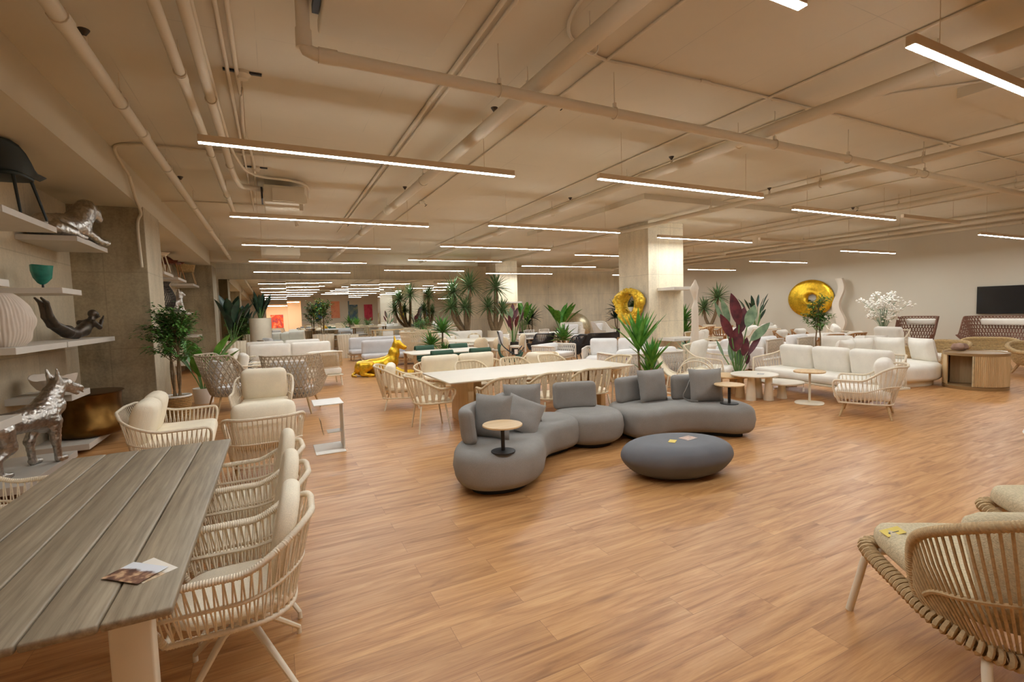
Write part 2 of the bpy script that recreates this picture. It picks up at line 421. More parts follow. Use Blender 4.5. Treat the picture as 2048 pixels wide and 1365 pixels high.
def hammered(name, c, rough=.28, scale=14, strength=.5, dist=.02, metal=1):
    m, nt, bs = newmat(name); co = coords(nt)
    nz = nd(nt, 'ShaderNodeTexNoise', Scale=scale, Detail=5, Roughness=.6); lk(nt, co, nz.inputs[0])
    lk(nt, ramp(nt, nz.outputs[0], [(.3, tuple(x * .6 for x in c)), (.7, c)]), bs.inputs['Base Color'])
    bs.inputs['Metallic'].default_value = metal; bs.inputs['Roughness'].default_value = rough
    bump(nt, bs, nz.outputs[0], strength, dist); return m
def printmat(name, sky, land, seed=0):
    m, nt, bs = newmat(name); t = coords(nt); sx = nt.nodes.new('ShaderNodeSeparateXYZ'); lk(nt, t, sx.inputs[0])
    ad = nt.nodes.new('ShaderNodeVectorMath'); ad.operation = 'ADD'; lk(nt, t, ad.inputs[0]); ad.inputs[1].default_value = (seed, seed, 0)
    nz = nd(nt, 'ShaderNodeTexNoise', Scale=22, Detail=4); lk(nt, ad.outputs[0], nz.inputs[0])
    q = nd(nt, 'ShaderNodeMath', operation='MULTIPLY_ADD'); lk(nt, nz.outputs[0], q.inputs[0]); q.inputs[1].default_value = .05; lk(nt, sx.outputs['Y'], q.inputs[2])
    col = ramp(nt, nz.outputs[0], [(.38, land[0]), (.5, land[1]), (.62, land[2])])
    lk(nt, mixcol(nt, ramp(nt, q.outputs[0], [(.034, (0, 0, 0)), (.044, (1, 1, 1))]), col, sky), bs.inputs['Base Color']); bs.inputs['Roughness'].default_value = .45; return m
def artmat(name, cols, scale=1.6, seed=0):
    m, nt, bs = newmat(name); t = coords(nt, (1.2, 1, .8)); 
    ad = nt.nodes.new('ShaderNodeVectorMath'); ad.operation = 'ADD'; lk(nt, t, ad.inputs[0]); ad.inputs[1].default_value = (seed, seed * 2, seed)
    nz = nd(nt, 'ShaderNodeTexNoise', Scale=scale, Detail=5, Roughness=.55, Distortion=.6); lk(nt, ad.outputs[0], nz.inputs[0])
    k = len(cols); lk(nt, ramp(nt, nz.outputs[0], [(.28 + .44 * i / (k - 1), c) for i, c in enumerate(cols)]), bs.inputs['Base Color'])
    bs.inputs['Roughness'].default_value = .7; return m

M = {}
M['floor'] = floormat(); M['ceiling'] = ceilmat()
M['beam_paint'] = paintmat('beam_paint', srgb(210, 198, 174)); M['pipe_paint'] = paintmat('pipe_paint', srgb(213, 200, 176), .03)
M['offwhite'] = paintmat('wall_offwhite', srgb(214, 205, 186), .02)
M['left_wall'] = concrete('painted_block_wall', srgb(200, 184, 156), True, .8, (2.2, 1.35), 'Y')
M['concrete'] = concrete('raw_concrete', srgb(170, 154, 124), True, .42, (1.25, 1.3), 'X')
M['concrete_y'] = concrete('raw_concrete_side', srgb(186, 172, 146), True, .66, (1.25, 1.3), 'Y')
M['concrete_pale'] = concrete('pale_concrete', srgb(224, 210, 182), True, .74, (1.22, 1.32), 'X')
M['concrete_wall'] = concrete('board_marked_concrete', srgb(236, 223, 196), True, .8, (1.22, 1.32), 'X')
M['lamp'] = emis('lamp_diffuser', (.90, .965, 1.0), 60)
M['lamp_body'] = plain('lamp_aluminium', srgb(206, 184, 152), .5, 0, .03)
M['lamp_off'] = plain('dull_diffuser', srgb(222, 204, 172), .6, 0, .02)
M['dark'] = plain('dark_plastic', srgb(30, 29, 30), .5)
M['black'] = plain('black_rubber', srgb(16, 16, 16), .6)
M['white'] = plain('white_lacquer', srgb(228, 222, 212), .5, 0, .02)
M['shelf_white'] = plain('shelf_white', srgb(206, 198, 186), .55, 0, .03)
M['cream_metal'] = plain('cream_powder_coat', srgb(226, 214, 190), .45, 0, .03)
M['rope'] = plain('beige_rope', srgb(228, 214, 190), .8, 0, .08, 60, .3, 160)
M['rope_tan'] = plain('tan_rope', srgb(188, 160, 118), .8, 0, .16, 60, .4, 160)
M['rope_white'] = plain('white_rope', srgb(224, 216, 204), .8, 0, .06, 60, .3, 160)
M['strap'] = plain('beige_strap', srgb(224, 206, 174), .8, 0, .10, 50, .2, 120)
M['greige_weave'] = plain('greige_weave', srgb(188, 174, 152), .7, 0, .25, 40, .3, 120)
M['brown_weave'] = plain('brown_weave', srgb(122, 82, 62), .7, 0, .2, 40, .3, 120)
M['wicker'] = plain('natural_wicker', srgb(186, 156, 108), .75, 0, .2, 30, .3, 120)
M['rattan'] = plain('rattan', srgb(168, 120, 70), .6, 0, .2, 30, .3, 100)
M['cream_fabric'] = fabric('cream_fabric', srgb(238, 226, 202))
M['ivory_fabric'] = fabric('ivory_fabric', srgb(236, 230, 218))
M['white_fabric'] = fabric('white_fabric', srgb(236, 234, 231))
M['grey_fabric'] = fabric('grey_fabric', srgb(146, 142, 137), 380, .13)
M['boucle'] = plain('boucle_fabric', srgb(208, 192, 158), .95, 0, .16, 90, .9, 190)
M['pale_grey_fabric'] = fabric('pale_grey_fabric', srgb(206, 202, 200))
M['green_fabric'] = fabric('green_fabric', srgb(66, 92, 76))
M['charcoal'] = plain('charcoal_rope', srgb(52, 53, 57), .7, 0, .2, 60, .3, 120)
M['stone_dark'] = plain('charcoal_stone', srgb(100, 101, 105), .62, 0, .07, 5, .12, 60)
M['table_wood'] = wood('grey_brown_slat', srgb(126, 112, 92), srgb(182, 166, 140), .5, 1, 'Y', 26)
M['light_wood'] = wood('light_oak', srgb(190, 158, 112), srgb(218, 188, 142), .5, 1, 'Z', 14)
M['oak_x'] = wood('oak_top', srgb(196, 160, 112), srgb(222, 190, 142), .45, 1, 'X', 14)
M['teak'] = wood('teak_frame', srgb(160, 118, 74), srgb(194, 150, 102), .5, 1, 'X', 14)
M['mat_top'] = plain('pale_ceramic_top', srgb(226, 216, 198), .4, 0, .03, 3)
M['silver'] = hammered('silver_leaf', (.62, .58, .53), .34, 30, .35, .01)
M['gold'] = hammered('gold_leaf', srgb(250, 200, 58), .34, 12, .3, .02, .88)
M['gold_crumple'] = hammered('crumpled_gold', srgb(252, 210, 70), .3, 9, .9, .05, .85)
M['champagne'] = hammered('champagne_metal', srgb(232, 218, 182), .36, 9, .12, .01, .7)
M['bronze_wood'] = plain('bronze_lacquer', srgb(150, 120, 80), .4, .25, .08, 8)
M['bronze'] = hammered('bronze', srgb(122, 88, 44), .32, 5, .03, .01)
M['bronze_dark'] = plain('dark_bronze', srgb(84, 74, 64), .4, .75, .2, 12, .1)
M['mirror'], _nt, _b = newmat('mirror_glass'); _b.inputs['Base Color'].default_value = (.88, .9, .87, 1); _b.inputs['Metallic'].default_value = 1; _b.inputs['Roughness'].default_value = 0
M['screen'], _nt, _b = newmat('tv_screen'); _b.inputs['Base Color'].default_value = (.012, .012, .014, 1); _b.inputs['Roughness'].default_value = .12
M['glass_teal'] = plain('teal_glass', srgb(40, 132, 116), .15, 0, .35, 8, .2, 20)
M['shell_white'] = plain('bisque_white', srgb(214, 200, 184), .8, 0, .05)
M['mesh_dark'] = plain('dark_wire', srgb(70, 66, 62), .5, .6)
M['brown_leather'] = plain('rust_leather', srgb(112, 58, 34), .55, 0, .12)
M['dark_green_shell'] = plain('dark_green_shell', srgb(28, 38, 36), .5, 0, .08)
M['sculpture'] = plain('white_plaster', srgb(226, 214, 196), .6, 0, .03)
M['leaf'] = leafmat('leaf_green', srgb(48, 88, 34), srgb(112, 160, 72)); M['leaf_olive'] = leafmat('leaf_olive', srgb(62, 90, 50), srgb(124, 152, 98)); M['leaf_dark'] = leafmat('leaf_dark', srgb(18, 40, 28), srgb(44, 76, 52))
M['leaf_bright'] = leafmat('leaf_bright', srgb(48, 112, 32), srgb(104, 170, 64)); M['leaf_red'] = leafmat('leaf_burgundy', srgb(62, 20, 30), srgb(112, 44, 52))
M['leaf_sage'] = leafmat('leaf_sage', srgb(94, 124, 96), srgb(146, 172, 138)); M['leaf_yucca'] = leafmat('leaf_yucca', srgb(46, 92, 34), srgb(104, 154, 66))
M['bark'] = plain('bark', srgb(122, 100, 72), .9, 0, .25, 20, .5, 40); M['stem_green'] = plain('green_stem', srgb(96, 134, 70), .6)
M['petal'] = plain('white_petal', srgb(246, 242, 232), .7); M['fruit'] = plain('orange_fruit', srgb(226, 160, 40), .5)
M['basket'] = plain('basket_weave', srgb(176, 138, 84), .8, 0, .25, 40, .5, 80); M['pot_dark'] = plain('dark_pot', srgb(44, 42, 40), .6)
M['pot_cream'] = plain('cream_pot', srgb(230, 218, 194), .55, 0, .04)
M['card'] = plain('card_white', srgb(232, 222, 212), .6); M['tag_yellow'] = plain('tag_yellow', srgb(226, 200, 96), .6); M['purple'] = plain('purple_clip', srgb(90, 60, 160), .5)
M['ink'] = plain('ink_dark', srgb(60, 62, 84), .6)
M['blanket'] = plain('mauve_blanket', srgb(156, 124, 106), .9, 0, .15, 10, .4, 30)
# ------------------------------------------------------------------ room shell
CZ = 4.22; YB = 24.5; XR = 20.2; XL = -2.92; YF = -4.0
def sbox(name, lo, hi, mat, label=None):
    c = [(a + b) / 2 for a, b in zip(lo, hi)]; d = [b - a for a, b in zip(lo, hi)]
    o = MB().box(c, d).obj(name, mat, smooth=False); struct(o)
    if label: o['label'] = label
    return o
sbox('floor', (XL - .3, YF - 9, -.2), (XR + .3, YB + .3, 0), M['floor'], 'warm oak plank floor of the showroom')
sbox('ceiling', (XL - .3, YF - .3, CZ), (XR + .3, YB + .3, CZ + .25), M['ceiling'], 'tan painted concrete ceiling with exposed pipes')
sbox('wall_left', (XL - .25, YF, 0), (XL, YB, CZ), M['left_wall'], 'bare plastered wall behind the floating shelves')
sbox('wall_back', (XL, YB, 0), (XR, YB + .25, CZ), M['concrete_wall'], 'raw concrete rear wall with tie holes')
sbox('wall_right', (XR, YF, 0), (XR + .25, YB, CZ), M['offwhite'], 'off white wall behind the television')
sbox('beam_left', (XL, YF, 3.70), (-1.91, 20.2, CZ), M['beam_paint'], 'painted ceiling beam above the wall shelves')
sbox('beam_rear', (-1.91, 20.2, 3.82), (8.4, 20.7, CZ), M['beam_paint'], 'painted cross beam before the mirror wall')
for i, y in enumerate((10.28, 20.5)):
    p = sbox('column_left', (XL, y, 0), (-1.91, y + 1.25, 3.72), M['concrete'], 'raw concrete pilaster %s' % ('beside the tall shelf wall' if i == 0 else 'next to the mirror wall'))
    f = MB().box((-1.905, y + .625, 1.86), (.012, 1.25, 3.72)).obj('pilaster_face', M['concrete_y'], p, smooth=False)
sbox('column', (9.39, 10.28, 0), (10.70, 11.55, 4.10), M['concrete_pale'], 'freestanding concrete column carrying the crumpled gold mirror')
sbox('column_rear', (9.92, 21.6, 0), (11.1, 22.8, CZ), M['concrete_pale'], 'concrete column by the rear wall')
sbox('column_front', (9.39, 0, 0), (10.7, 1.25, 4.10), M['offwhite'], 'white column behind the camera')
sbox('slab_drop', (7.4, 8.2, 4.10), (12.7, 13.6, CZ), M['ceiling']); sbox('slab_drop', (7.4, -1.9, 4.10), (12.7, 2.85, CZ), M['ceiling'])
# wall behind the camera with its opening to a bright lobby
sbox('wall_front', (XL, YF - .2, 0), (-.5, YF, CZ), M['offwhite'])
sbox('wall_front', (2.45, YF - .2, 0), (XR, YF, CZ), M['offwhite'])
sbox('wall_front', (-.5, YF - .2, 3.3), (2.45, YF, CZ), M['offwhite'])
lob = paintmat('lobby_peach', srgb(246, 230, 206), .02)
sbox('wall_lobby', (-1.5, YF - 8.2, 0), (4.5, YF - 8, 3.3), lob); sbox('wall_lobby', (-1.7, YF - 8, 0), (-1.5, YF - .2, 3.3), lob)
sbox('wall_lobby', (4.5, YF - 8, 0), (4.7, YF - .2, 3.3), lob); sbox('ceiling_lobby', (-1.7, YF - 8.2, 3.3), (4.7, YF - .2, 3.4), lob)

# mirror wall: seven tall panes, each set by hand a hair out of true
mx = [-2.05, .61, 2.03, 3.34, 4.83, 6.19, 7.62, 8.9]
rr = random.Random(4)
for i in range(7):
    w = mx[i + 1] - mx[i] - .004; zc = (0.12 + 3.50) / 2; h = 3.50 - .12
    o = MB().box((0, 0, 0), (w, .012, h)).obj('wall_mirror', M['mirror'], smooth=False)
    o.location = ((mx[i] + mx[i + 1]) / 2, YB - .04, zc); o.rotation_euler = (math.radians((-.22, .1, .3, -.1, .18, .28, -.1)[i]), 0, math.radians((.1, -.12, .12, 0, .12, -.15, .6)[i]))
    tag(o, 'tall frameless mirror pane, %s of seven along the rear wall' % ('first', 'second', 'third', 'fourth', 'fifth', 'sixth', 'seventh')[i] + ' counted from the pilaster', 'mirror', 'mirror panes on the rear wall')

# ------------------------------------------------------------------ linear lamps
def lamp(x0, x1, y, z=3.522, lit=True, label='', wire=True):
    L = x1 - x0
    t = thing('linear_lamp', label, 'ceiling light', ((x0 + x1) / 2, y, z), 0, 'hanging linear lamps' if lit else 'unlit linear lamps')
    MB().rbox((0, 0, .05), (L, .062, .075), .006, n=1).obj('lamp_body', M['lamp_body'], t, smooth=False)
    MB().box((0, 0, .010), (L - .006, .058, .003)).obj('diffuser', M['lamp'] if lit else M['lamp_off'], t, smooth=False)
    for s in (-1, 1):
        MB().cyl((s * L * .38, 0, .087), (s * L * .38, 0, CZ - z), .003, n=5).obj('suspension_wire', M['lamp_body'], t)
    return t
ordn = ['first', 'second', 'third', 'fourth', 'fifth', 'sixth', 'seventh']
for ri, (x0, x1, ys, nm) in enumerate(((-.58, 2.98, (1.9, 5.8, 9.74, 13.35, 17.15, 21.05), 'over the lounge aisle'), (4.13, 7.55, (1.86, 5.49, 9.25, 12.48, 15.9, 19.74), 'over the long beige table row'),
                                       (9.08, 12.7, (1.9, 5.95, 9.58, 13.4, 17.2, 20.85), 'in the row of the concrete column'))):
    for k, y in enumerate(ys):
        lamp(x0, x1 - (.33 if False else 0), y, label='lit white linear lamp %s, %s from the front' % (nm, ordn[k]))
for k, (y, x0, x1) in enumerate(((5.5, 15.6, 18.55), (8.69, 15.6, 18.6), (11.7, 15.45, 18.7), (14.95, 15.85, 18.75))):
    lamp(x0, x1, y, 3.25, label='lit white linear lamp along the off white wall, %s from the television' % ordn[k])
lamp(15.6, 18.6, 2.0, 3.25, label='lit white linear lamp along the off white wall, before the television')
for k, (y, x0, x1) in enumerate(((5.82, 12.75, 15.4), (9.35, 12.75, 15.4), (12.64, 13.4, 15.3), (19.2, 12.8, 15.3))):
    lamp(x0, x1, y, 3.56, False, 'switched off linear lamp in the bay beyond the column, %s from the front' % ordn[k])
for (x0, x1, y, nm) in ((15.2, 17.6, 18.4, 'middle'), (13.2, 15.0, 15.6, 'first'), (16.8, 19.4, 21.2, 'rear')):  # extra lamps added out of sight behind the column to brighten the rear wall
    lamp(x0, x1, y, label='added linear lamp lighting the rear wall, unseen behind the concrete column, %s of three' % nm)
# lobby lamps behind the camera
lt = MB().box((1, YF - 5, 3.27), (3, .3, .03)).obj('lobby_lamp', emis('lobby_glow', (1, .9, .76), 36), smooth=False); tag(lt, 'bright lobby ceiling lamp seen only in the mirror', 'ceiling light')

# ------------------------------------------------------------------ pipes
def pipe(pts, r, label, hang=None, name='ceiling_pipe', n=12, sm=0, cat='pipe', group='painted ceiling pipes', couplings=()):
    P = spline(pts, sm) if sm else pts
    t = thing(name, label, cat, P[0], 0, group); o = V(P[0])
    MB().tube([V(p) - o for p in P], r, n).obj('pipe_run', M['pipe_paint'], t)
    for q in hang or ():
        q = V(q) - o; b = MB()
        b.cyl(q + V((0, 0, r)), q + V((0, 0, CZ - q.z - o.z)), .006, n=6)
        ring = [q + V(((r + .006) * math.cos(a), 0, (r + .006) * math.sin(a))) if abs(P[-1][1] - P[0][1]) > abs(P[-1][0] - P[0][0]) else q + V((0, (r + .006) * math.cos(a), (r + .006) * math.sin(a))) for a in [2 * PI * k / 14 for k in range(14)]]
        b.tube(ring, .007, 5, True); b.box(q + V((0, 0, r + .03)), (.03, .03, .05)); b.obj('pipe_hanger', M['pipe_paint'], t)
    for (q, ax) in couplings:
        q = V(q) - o; d = V((0, 0, 0)); d['xyz'.index(ax) if False else {'x': 0, 'y': 1, 'z': 2}[ax]] = .07
        MB().cyl(q - d, q + d, r * 1.16, n=12).obj('pipe_coupling', M['pipe_paint'], t)
    return t
def hy(x, z, ys): return [(x, y, z) for y in ys]
pipe([(-1.22, -3.9, 3.93), (-1.28, 20.2, 3.93)], .058, 'thick painted pipe running beside the beam over the shelves', hy(-1.24, 3.93, (1.5, 4.1, 6.1, 8.4, 11, 13.6, 16.2, 18.6)), couplings=[((-1.24, 4.6, 3.93), 'y'), ((-1.24, 7.0, 3.93), 'y')])
pipe([(-.62, -3.9, 3.95), (-.62, 9.5, 3.95), (-.60, 11.6, 3.95), (-.56, 11.9, 3.95), (.55, 11.95, 3.95), (.6, 11.95, 3.8)], .042, 'painted pipe bending towards the hanging air unit', hy(-.62, 3.95, (2.0, 5.2, 7.6, 10)), couplings=[((-.62, 5.3, 3.95), 'y')])
pipe([(-.45, -3.9, 4.02), (-.45, 6, 4.02), (-.42, 9.1, 4.02), (-.2, 9.6, 4.02), (.5, 9.7, 4.02), (.62, 9.75, 3.98), (.64, 9.8, 3.86)], .045, 'insulated bundle pipe curving into the air unit', hy(-.45, 4.02, (3.4, 5.9, 8.3)), sm=6)
pipe([(-.41, -3.9, 4.08), (-.41, 6, 4.08), (-.34, 8.3, 4.1), (-.12, 9.05, 4.1), (.4, 9.2, 4.1), (.66, 9.3, 4.05), (.7, 9.55, 3.9)], .02, 'slim painted tube strapped along the bundle pipe', None, sm=6)
pipe([(-.27, -3.9, 4.19), (-.27, 5.4, 4.19), (-.25, 12.5, 4.19)], .018, 'slim conduit clipped flat to the ceiling near the round sensor', name='ceiling_conduit')
pipe([(-.165, -3.9, 4.19), (-.19, 5.2, 4.19), (-.17, 6, 4.19), (-.21, 7.2, 4.19), (-.14, 8.6, 4.19), (-.16, 10.4, 4.19)], .020, 'wavy conduit clipped to the ceiling beside the slim one', name='ceiling_conduit', sm=5)
pipe([(1.76, -3.9, 4.19), (1.76, 13.2, 4.19)], .022, 'conduit of a close pair crossing the middle of the ceiling, shelf side', name='ceiling_conduit', couplings=[((1.76, y, 4.19), 'y') for y in (3, 5.5, 8, 10.5)])
pipe([(1.85, -3.9, 4.19), (1.85, 7.2, 4.19), (1.85, 10.0, 4.19), (1.83, 15, 4.19)], .016, 'conduit of a close pair crossing the middle of the ceiling, column side', name='ceiling_conduit')
pipe([(2.56, -3.9, 3.95), (2.40, 6, 3.95), (2.12, 20.2, 3.95)], .075, 'thick painted sprinkler pipe over the middle of the showroom', [(2.50, 3.4, 3.95), (2.45, 4.4, 3.95), (2.36, 7.9, 3.95), (2.3, 10.4, 3.95), (2.24, 13.4, 3.95)])
pipe([(3.08, -3.9, 4.20), (3.1, 5.5, 4.20), (3.07, 9, 4.20), (3.0, 13, 4.2)], .014, 'thin conduit parallel to the thick middle pipe', name='ceiling_conduit', couplings=[((3.1, 5.5, 4.2), 'y'), ((3.06, 10.2, 4.2), 'y')])
pipe([(5.85, -3.9, 3.95), (5.75, 20.2, 3.95)], .072, 'thick painted pipe between the lamp rows', hy(5.83, 3.95, (2.4, 4.6, 6.9, 9.5, 12.4)))
pipe([(5.45, -3.9, 4.2), (5.45, 17, 4.2)], .016, 'thin conduit on the shelf side of the thick pipe', name='ceiling_conduit')
pipe([(6.25, 3.95, 4.2), (6.2, 6.0, 4.2), (6.2, 17, 4.2)], .014, 'thin conduit on the column side of the thick pipe', name='ceiling_conduit', couplings=[((6.2, 6.6, 4.2), 'y')])
pipe([(7.45, 2.55, 4.2), (7.1, 2.9, 4.2), (6.7, 3.3, 4.2), (6.3, 3.9, 4.2)], .014, 'short curved conduit leaving the ceiling drop panel', name='ceiling_conduit', sm=6)
pipe([(9.5, -1.8, 3.95), (9.35, 6, 3.95), (9.15, 20.2, 3.95)], .058, 'painted pipe passing in front of the concrete column', hy(9.35, 3.95, (4.0, 5.6)) + hy(9.22, 3.95, (8.0, 15)))
pipe([(9.75, 3, 4.2), (9.75, 8.1, 4.2)], .014, 'thin conduit ending at the column drop panel', name='ceiling_conduit')
pipe([(13.4, -3.9, 3.95), (13.4, 20, 3.95)], .055, 'painted pipe over the bay beyond the column', hy(13.4, 3.95, (4.2, 6.2, 8.6, 11.5, 14)))
pipe([(13.9, -3.9, 4.2), (13.9, 18, 4.2)], .014, 'thin conduit beyond the column bay pipe', name='ceiling_conduit')
pipe([(11.8, 2.9, 4.2), (11.8, 8.1, 4.2)], .013, 'thin conduit running between the two drop panels', name='ceiling_conduit')
pipe([(15.6, -3.9, 4.2), (15.6, 18, 4.2)], .014, 'thin conduit crossing the unlit lamps', name='ceiling_conduit')
pipe([(17.4, -3.9, 3.95), (17.4, 22, 3.95)], .05, 'painted pipe before the off white wall', hy(17.4, 3.95, (5, 8, 11, 14.5)))
pipe([(18.9, -3.9, 3.98), (18.9, 22, 3.98)], .07, 'thick pipe high along the off white wall', hy(18.9, 3.98, (5, 9, 13, 17)))
pipe([(19.7, -3.9, 3.9), (19.7, 22, 3.9)], .06, 'thick pipe closest to the off white wall', hy(19.7, 3.9, (6, 10, 14)))
pipe([(.33, 4.14, CZ), (.33, 4.14, 3.87), (.35, 4.14, 3.82), (.41, 4.14, 3.80), (8.5, 4.16, 3.80), (15.5, 4.22, 3.80)], .052, 'painted cross pipe dropping from the ceiling with a flanged elbow', [(2.0, 4.14, 3.80), (3.35, 4.15, 3.80), (5.95, 4.15, 3.80), (7.6, 4.16, 3.80), (9.8, 4.17, 3.80)],
     couplings=[((.33, 4.14, 3.9), 'z'), ((.5, 4.14, 3.80), 'x'), ((9.5, 4.17, 3.80), 'x')])
pipe([(2.38, 1.5, 4.2), (2.32, 2.9, 4.2), (2.38, 3.5, 4.2), (2.62, 3.8, 4.2), (3.1, 3.95, 4.2), (3.6, 3.93, 4.2), (6, 3.88, 4.2), (13, 3.88, 4.2)], .016, 'thin cross conduit with a sweeping bend', name='ceiling_conduit', sm=5, couplings=[((x, 3.89, 4.2), 'x') for x in (4.4, 5.6, 7, 8.5, 10)])
pipe([(-1.84, 9.2, 3.98), (-1.86, 8.6, 4.19), (-1.6, 8.35, 4.19), (-1.2, 8.3, 4.19), (1.0, 8.2, 4.19), (1.7, 8.2, 4.19)], .02, 'conduit curling over the beam edge', name='ceiling_conduit', sm=6)
pipe([(-1.84, 9.2, 3.98), (-1.86, 9.6, 3.72), (-1.92, 10.2, 3.6), (-1.985, 10.24, 3.4), (-1.97, 10.24, 2.68)], .024, 'grey conduit hanging down the concrete pilaster', name='ceiling_conduit', sm=6)
pipe([(-1.9, 12.0, 4.18), (-1.2, 11.9, 4.2), (.0, 11.85, 4.2)], .014, 'thin cross conduit beyond the curled one', name='ceiling_conduit', sm=5)

# ceiling equipment
t = thing('air_cassette', 'wide beige ceiling air cassette with slatted face', 'air conditioner', (.95, 3.5, CZ - .015))
MB().rbox((0, 0, -.062), (.98, 1.75, .12), .02).obj('cassette_housing', M['beam_paint'], t)
for k in range(4): MB().box((-.33 + .22 * k, 0, -.112), (.008, 1.7, .006)).obj('air_slot', M['pipe_paint'], t, smooth=False)
MB().box((-.52, .05, -.03), (.05, 1.3, .06)).obj('dark_gap', M['dark'], t, smooth=False)
t = thing('hanging_air_unit', 'beige hanging air unit among bent pipes', 'air conditioner', (.3, 10.1, 3.92))
MB().rbox((0, 0, 0), (.66, 1.3, .3), .02).obj('unit_case', M['beam_paint'], t)
MB().box((-.02, -.66, -.02), (.36, .03, .22)).obj('service_panel', M['pipe_paint'], t, smooth=False)
MB().box((-.36, -.3, .02), (.03, .5, .2)).obj('side_grille', M['dark'], t, smooth=False)
MB().rbox((.26, -.62, -.2), (.06, .02, .13), .005, n=1).obj('hanging_label', M['pipe_paint'], t, smooth=False)
t = thing('hanging_air_unit', 'second beige air unit further along the same pipe run', 'air conditioner', (.35, 18.6, 4.0))
MB().rbox((0, 0, 0), (1.2, 1.0, .28), .02).obj('unit_case', M['beam_paint'], t); MB().box((-.2, -.51, -.02), (.5, .03, .18)).obj('service_panel', M['pipe_paint'], t, smooth=False)
for (x, y, lb) in ((-.14, 5.62, 'round beige ceiling sensor on the twin conduits'), (-.12, 9.0, 'round beige ceiling sensor by the hanging air unit')):
    t = thing('ceiling_sensor', lb, 'sensor', (x, y, CZ))
    MB().lathe([(.075, 0), (.075, -.03), (.055, -.045), (.045, -.07), (.02, -.075)], 18).obj('sensor_body', M['pipe_paint'], t)
    MB().box((0, -.03, -.012), (.34, .03, .02)).obj('mounting_strip', M['dark'], t, smooth=False)
for (x, y, lb) in ((3.1, 4.9, 'small junction box on the thin conduit, near the cross pipe'), (6.2, 6.9, 'small junction box with loose cable ends between the lamp rows'), (3.05, 10.4, 'small junction box where the thin conduit bends'), (1.8, 13.3, 'small junction box ending the conduit pair'), (13.9, 7.4, 'small junction box over the unlit lamps')):
    t = thing('junction_box', lb, 'junction box', (x, y, CZ - .02))
    MB().rbox((0, 0, -.03), (.11, .09, .06), .008, n=1).obj('box_case', M['pipe_paint'], t)
    MB().tube(spline([(.05, 0, -.03), (.1, .02, -.07), (.08, .04, -.1), (.12, 0, -.06)], 4), .006, 5).obj('loose_cable', M['dark'], t)
# sprinkler heads
for (x, y) in ((-1.24, 5.1), (-1.24, 9.6), (2.44, 5.2), (2.33, 9.0), (5.8, 5.8), (5.8, 8.7), (9.3, 6.6), (13.4, 7.2)):
    t = thing('sprinkler_head', 'upright brass sprinkler head on the pipe at %s' % {-1.24: 'the beam side', 2.44: 'mid ceiling near the cross pipe', 2.33: 'mid ceiling by the second lamp', 5.8: 'the lamp row gap', 9.3: 'the column pipe', 13.4: 'the unlit bay'}[x], 'sprinkler', (x, y, 3.99), 0, 'sprinkler heads on the pipes')
    MB().cyl((0, 0, 0), (0, 0, .07), .02, n=10).obj('sprinkler_stem', M['pipe_paint'], t)
    MB().lathe([(.008, .07), (.04, .12), (.042, .126)], 12).obj('deflector', M['bronze_dark'], t)

# ------------------------------------------------------------------ camera and view
def setup_camera():
    F, pitch, roll, yaw, H = 957.7, 6.3428e-2, -3.0159e-2, .46033, 1.75
    f = V((math.sin(yaw) * math.cos(pitch), math.cos(yaw) * math.cos(pitch), -math.sin(pitch)))
    r = V((math.cos(yaw), -math.sin(yaw), 0)); d = f.cross(r); c, s = math.cos(roll), math.sin(roll)
    r2 = r * c - d * s; d2 = r * s + d * c
    cam = bpy.data.cameras.new('camera'); o = bpy.data.objects.new('camera', cam); COL.objects.link(o)
    cam.sensor_width = 36; cam.lens = F / 2048 * 36; cam.clip_start = .02; cam.clip_end = 120
    o.matrix_world = Matrix(((r2.x, -d2.x, -f.x, 0), (r2.y, -d2.y, -f.y, 0), (r2.z, -d2.z, -f.z, H), (0, 0, 0, 1)))
    bpy.context.scene.camera = o
setup_camera()
sc = bpy.context.scene
vs = sc.view_settings; vs.view_transform = 'Standard'; vs.look = 'None'; vs.gamma = 1; vs.use_curve_mapping = False; vs.exposure = .74
w = bpy.data.worlds.new('world'); sc.world = w; w.use_nodes = True
w.node_tree.nodes['Background'].inputs[0].default_value = (.9, .85, .78, 1); w.node_tree.nodes['Background'].inputs[1].default_value = .02
sc.cycles.max_bounces = 8; sc.cycles.diffuse_bounces = 5; sc.cycles.glossy_bounces = 5; sc.cycles.transparent_max_bounces = 8
sc.cycles.sample_clamp_indirect = 4; sc.cycles.caustics_reflective = False; sc.cycles.caustics_refractive = False
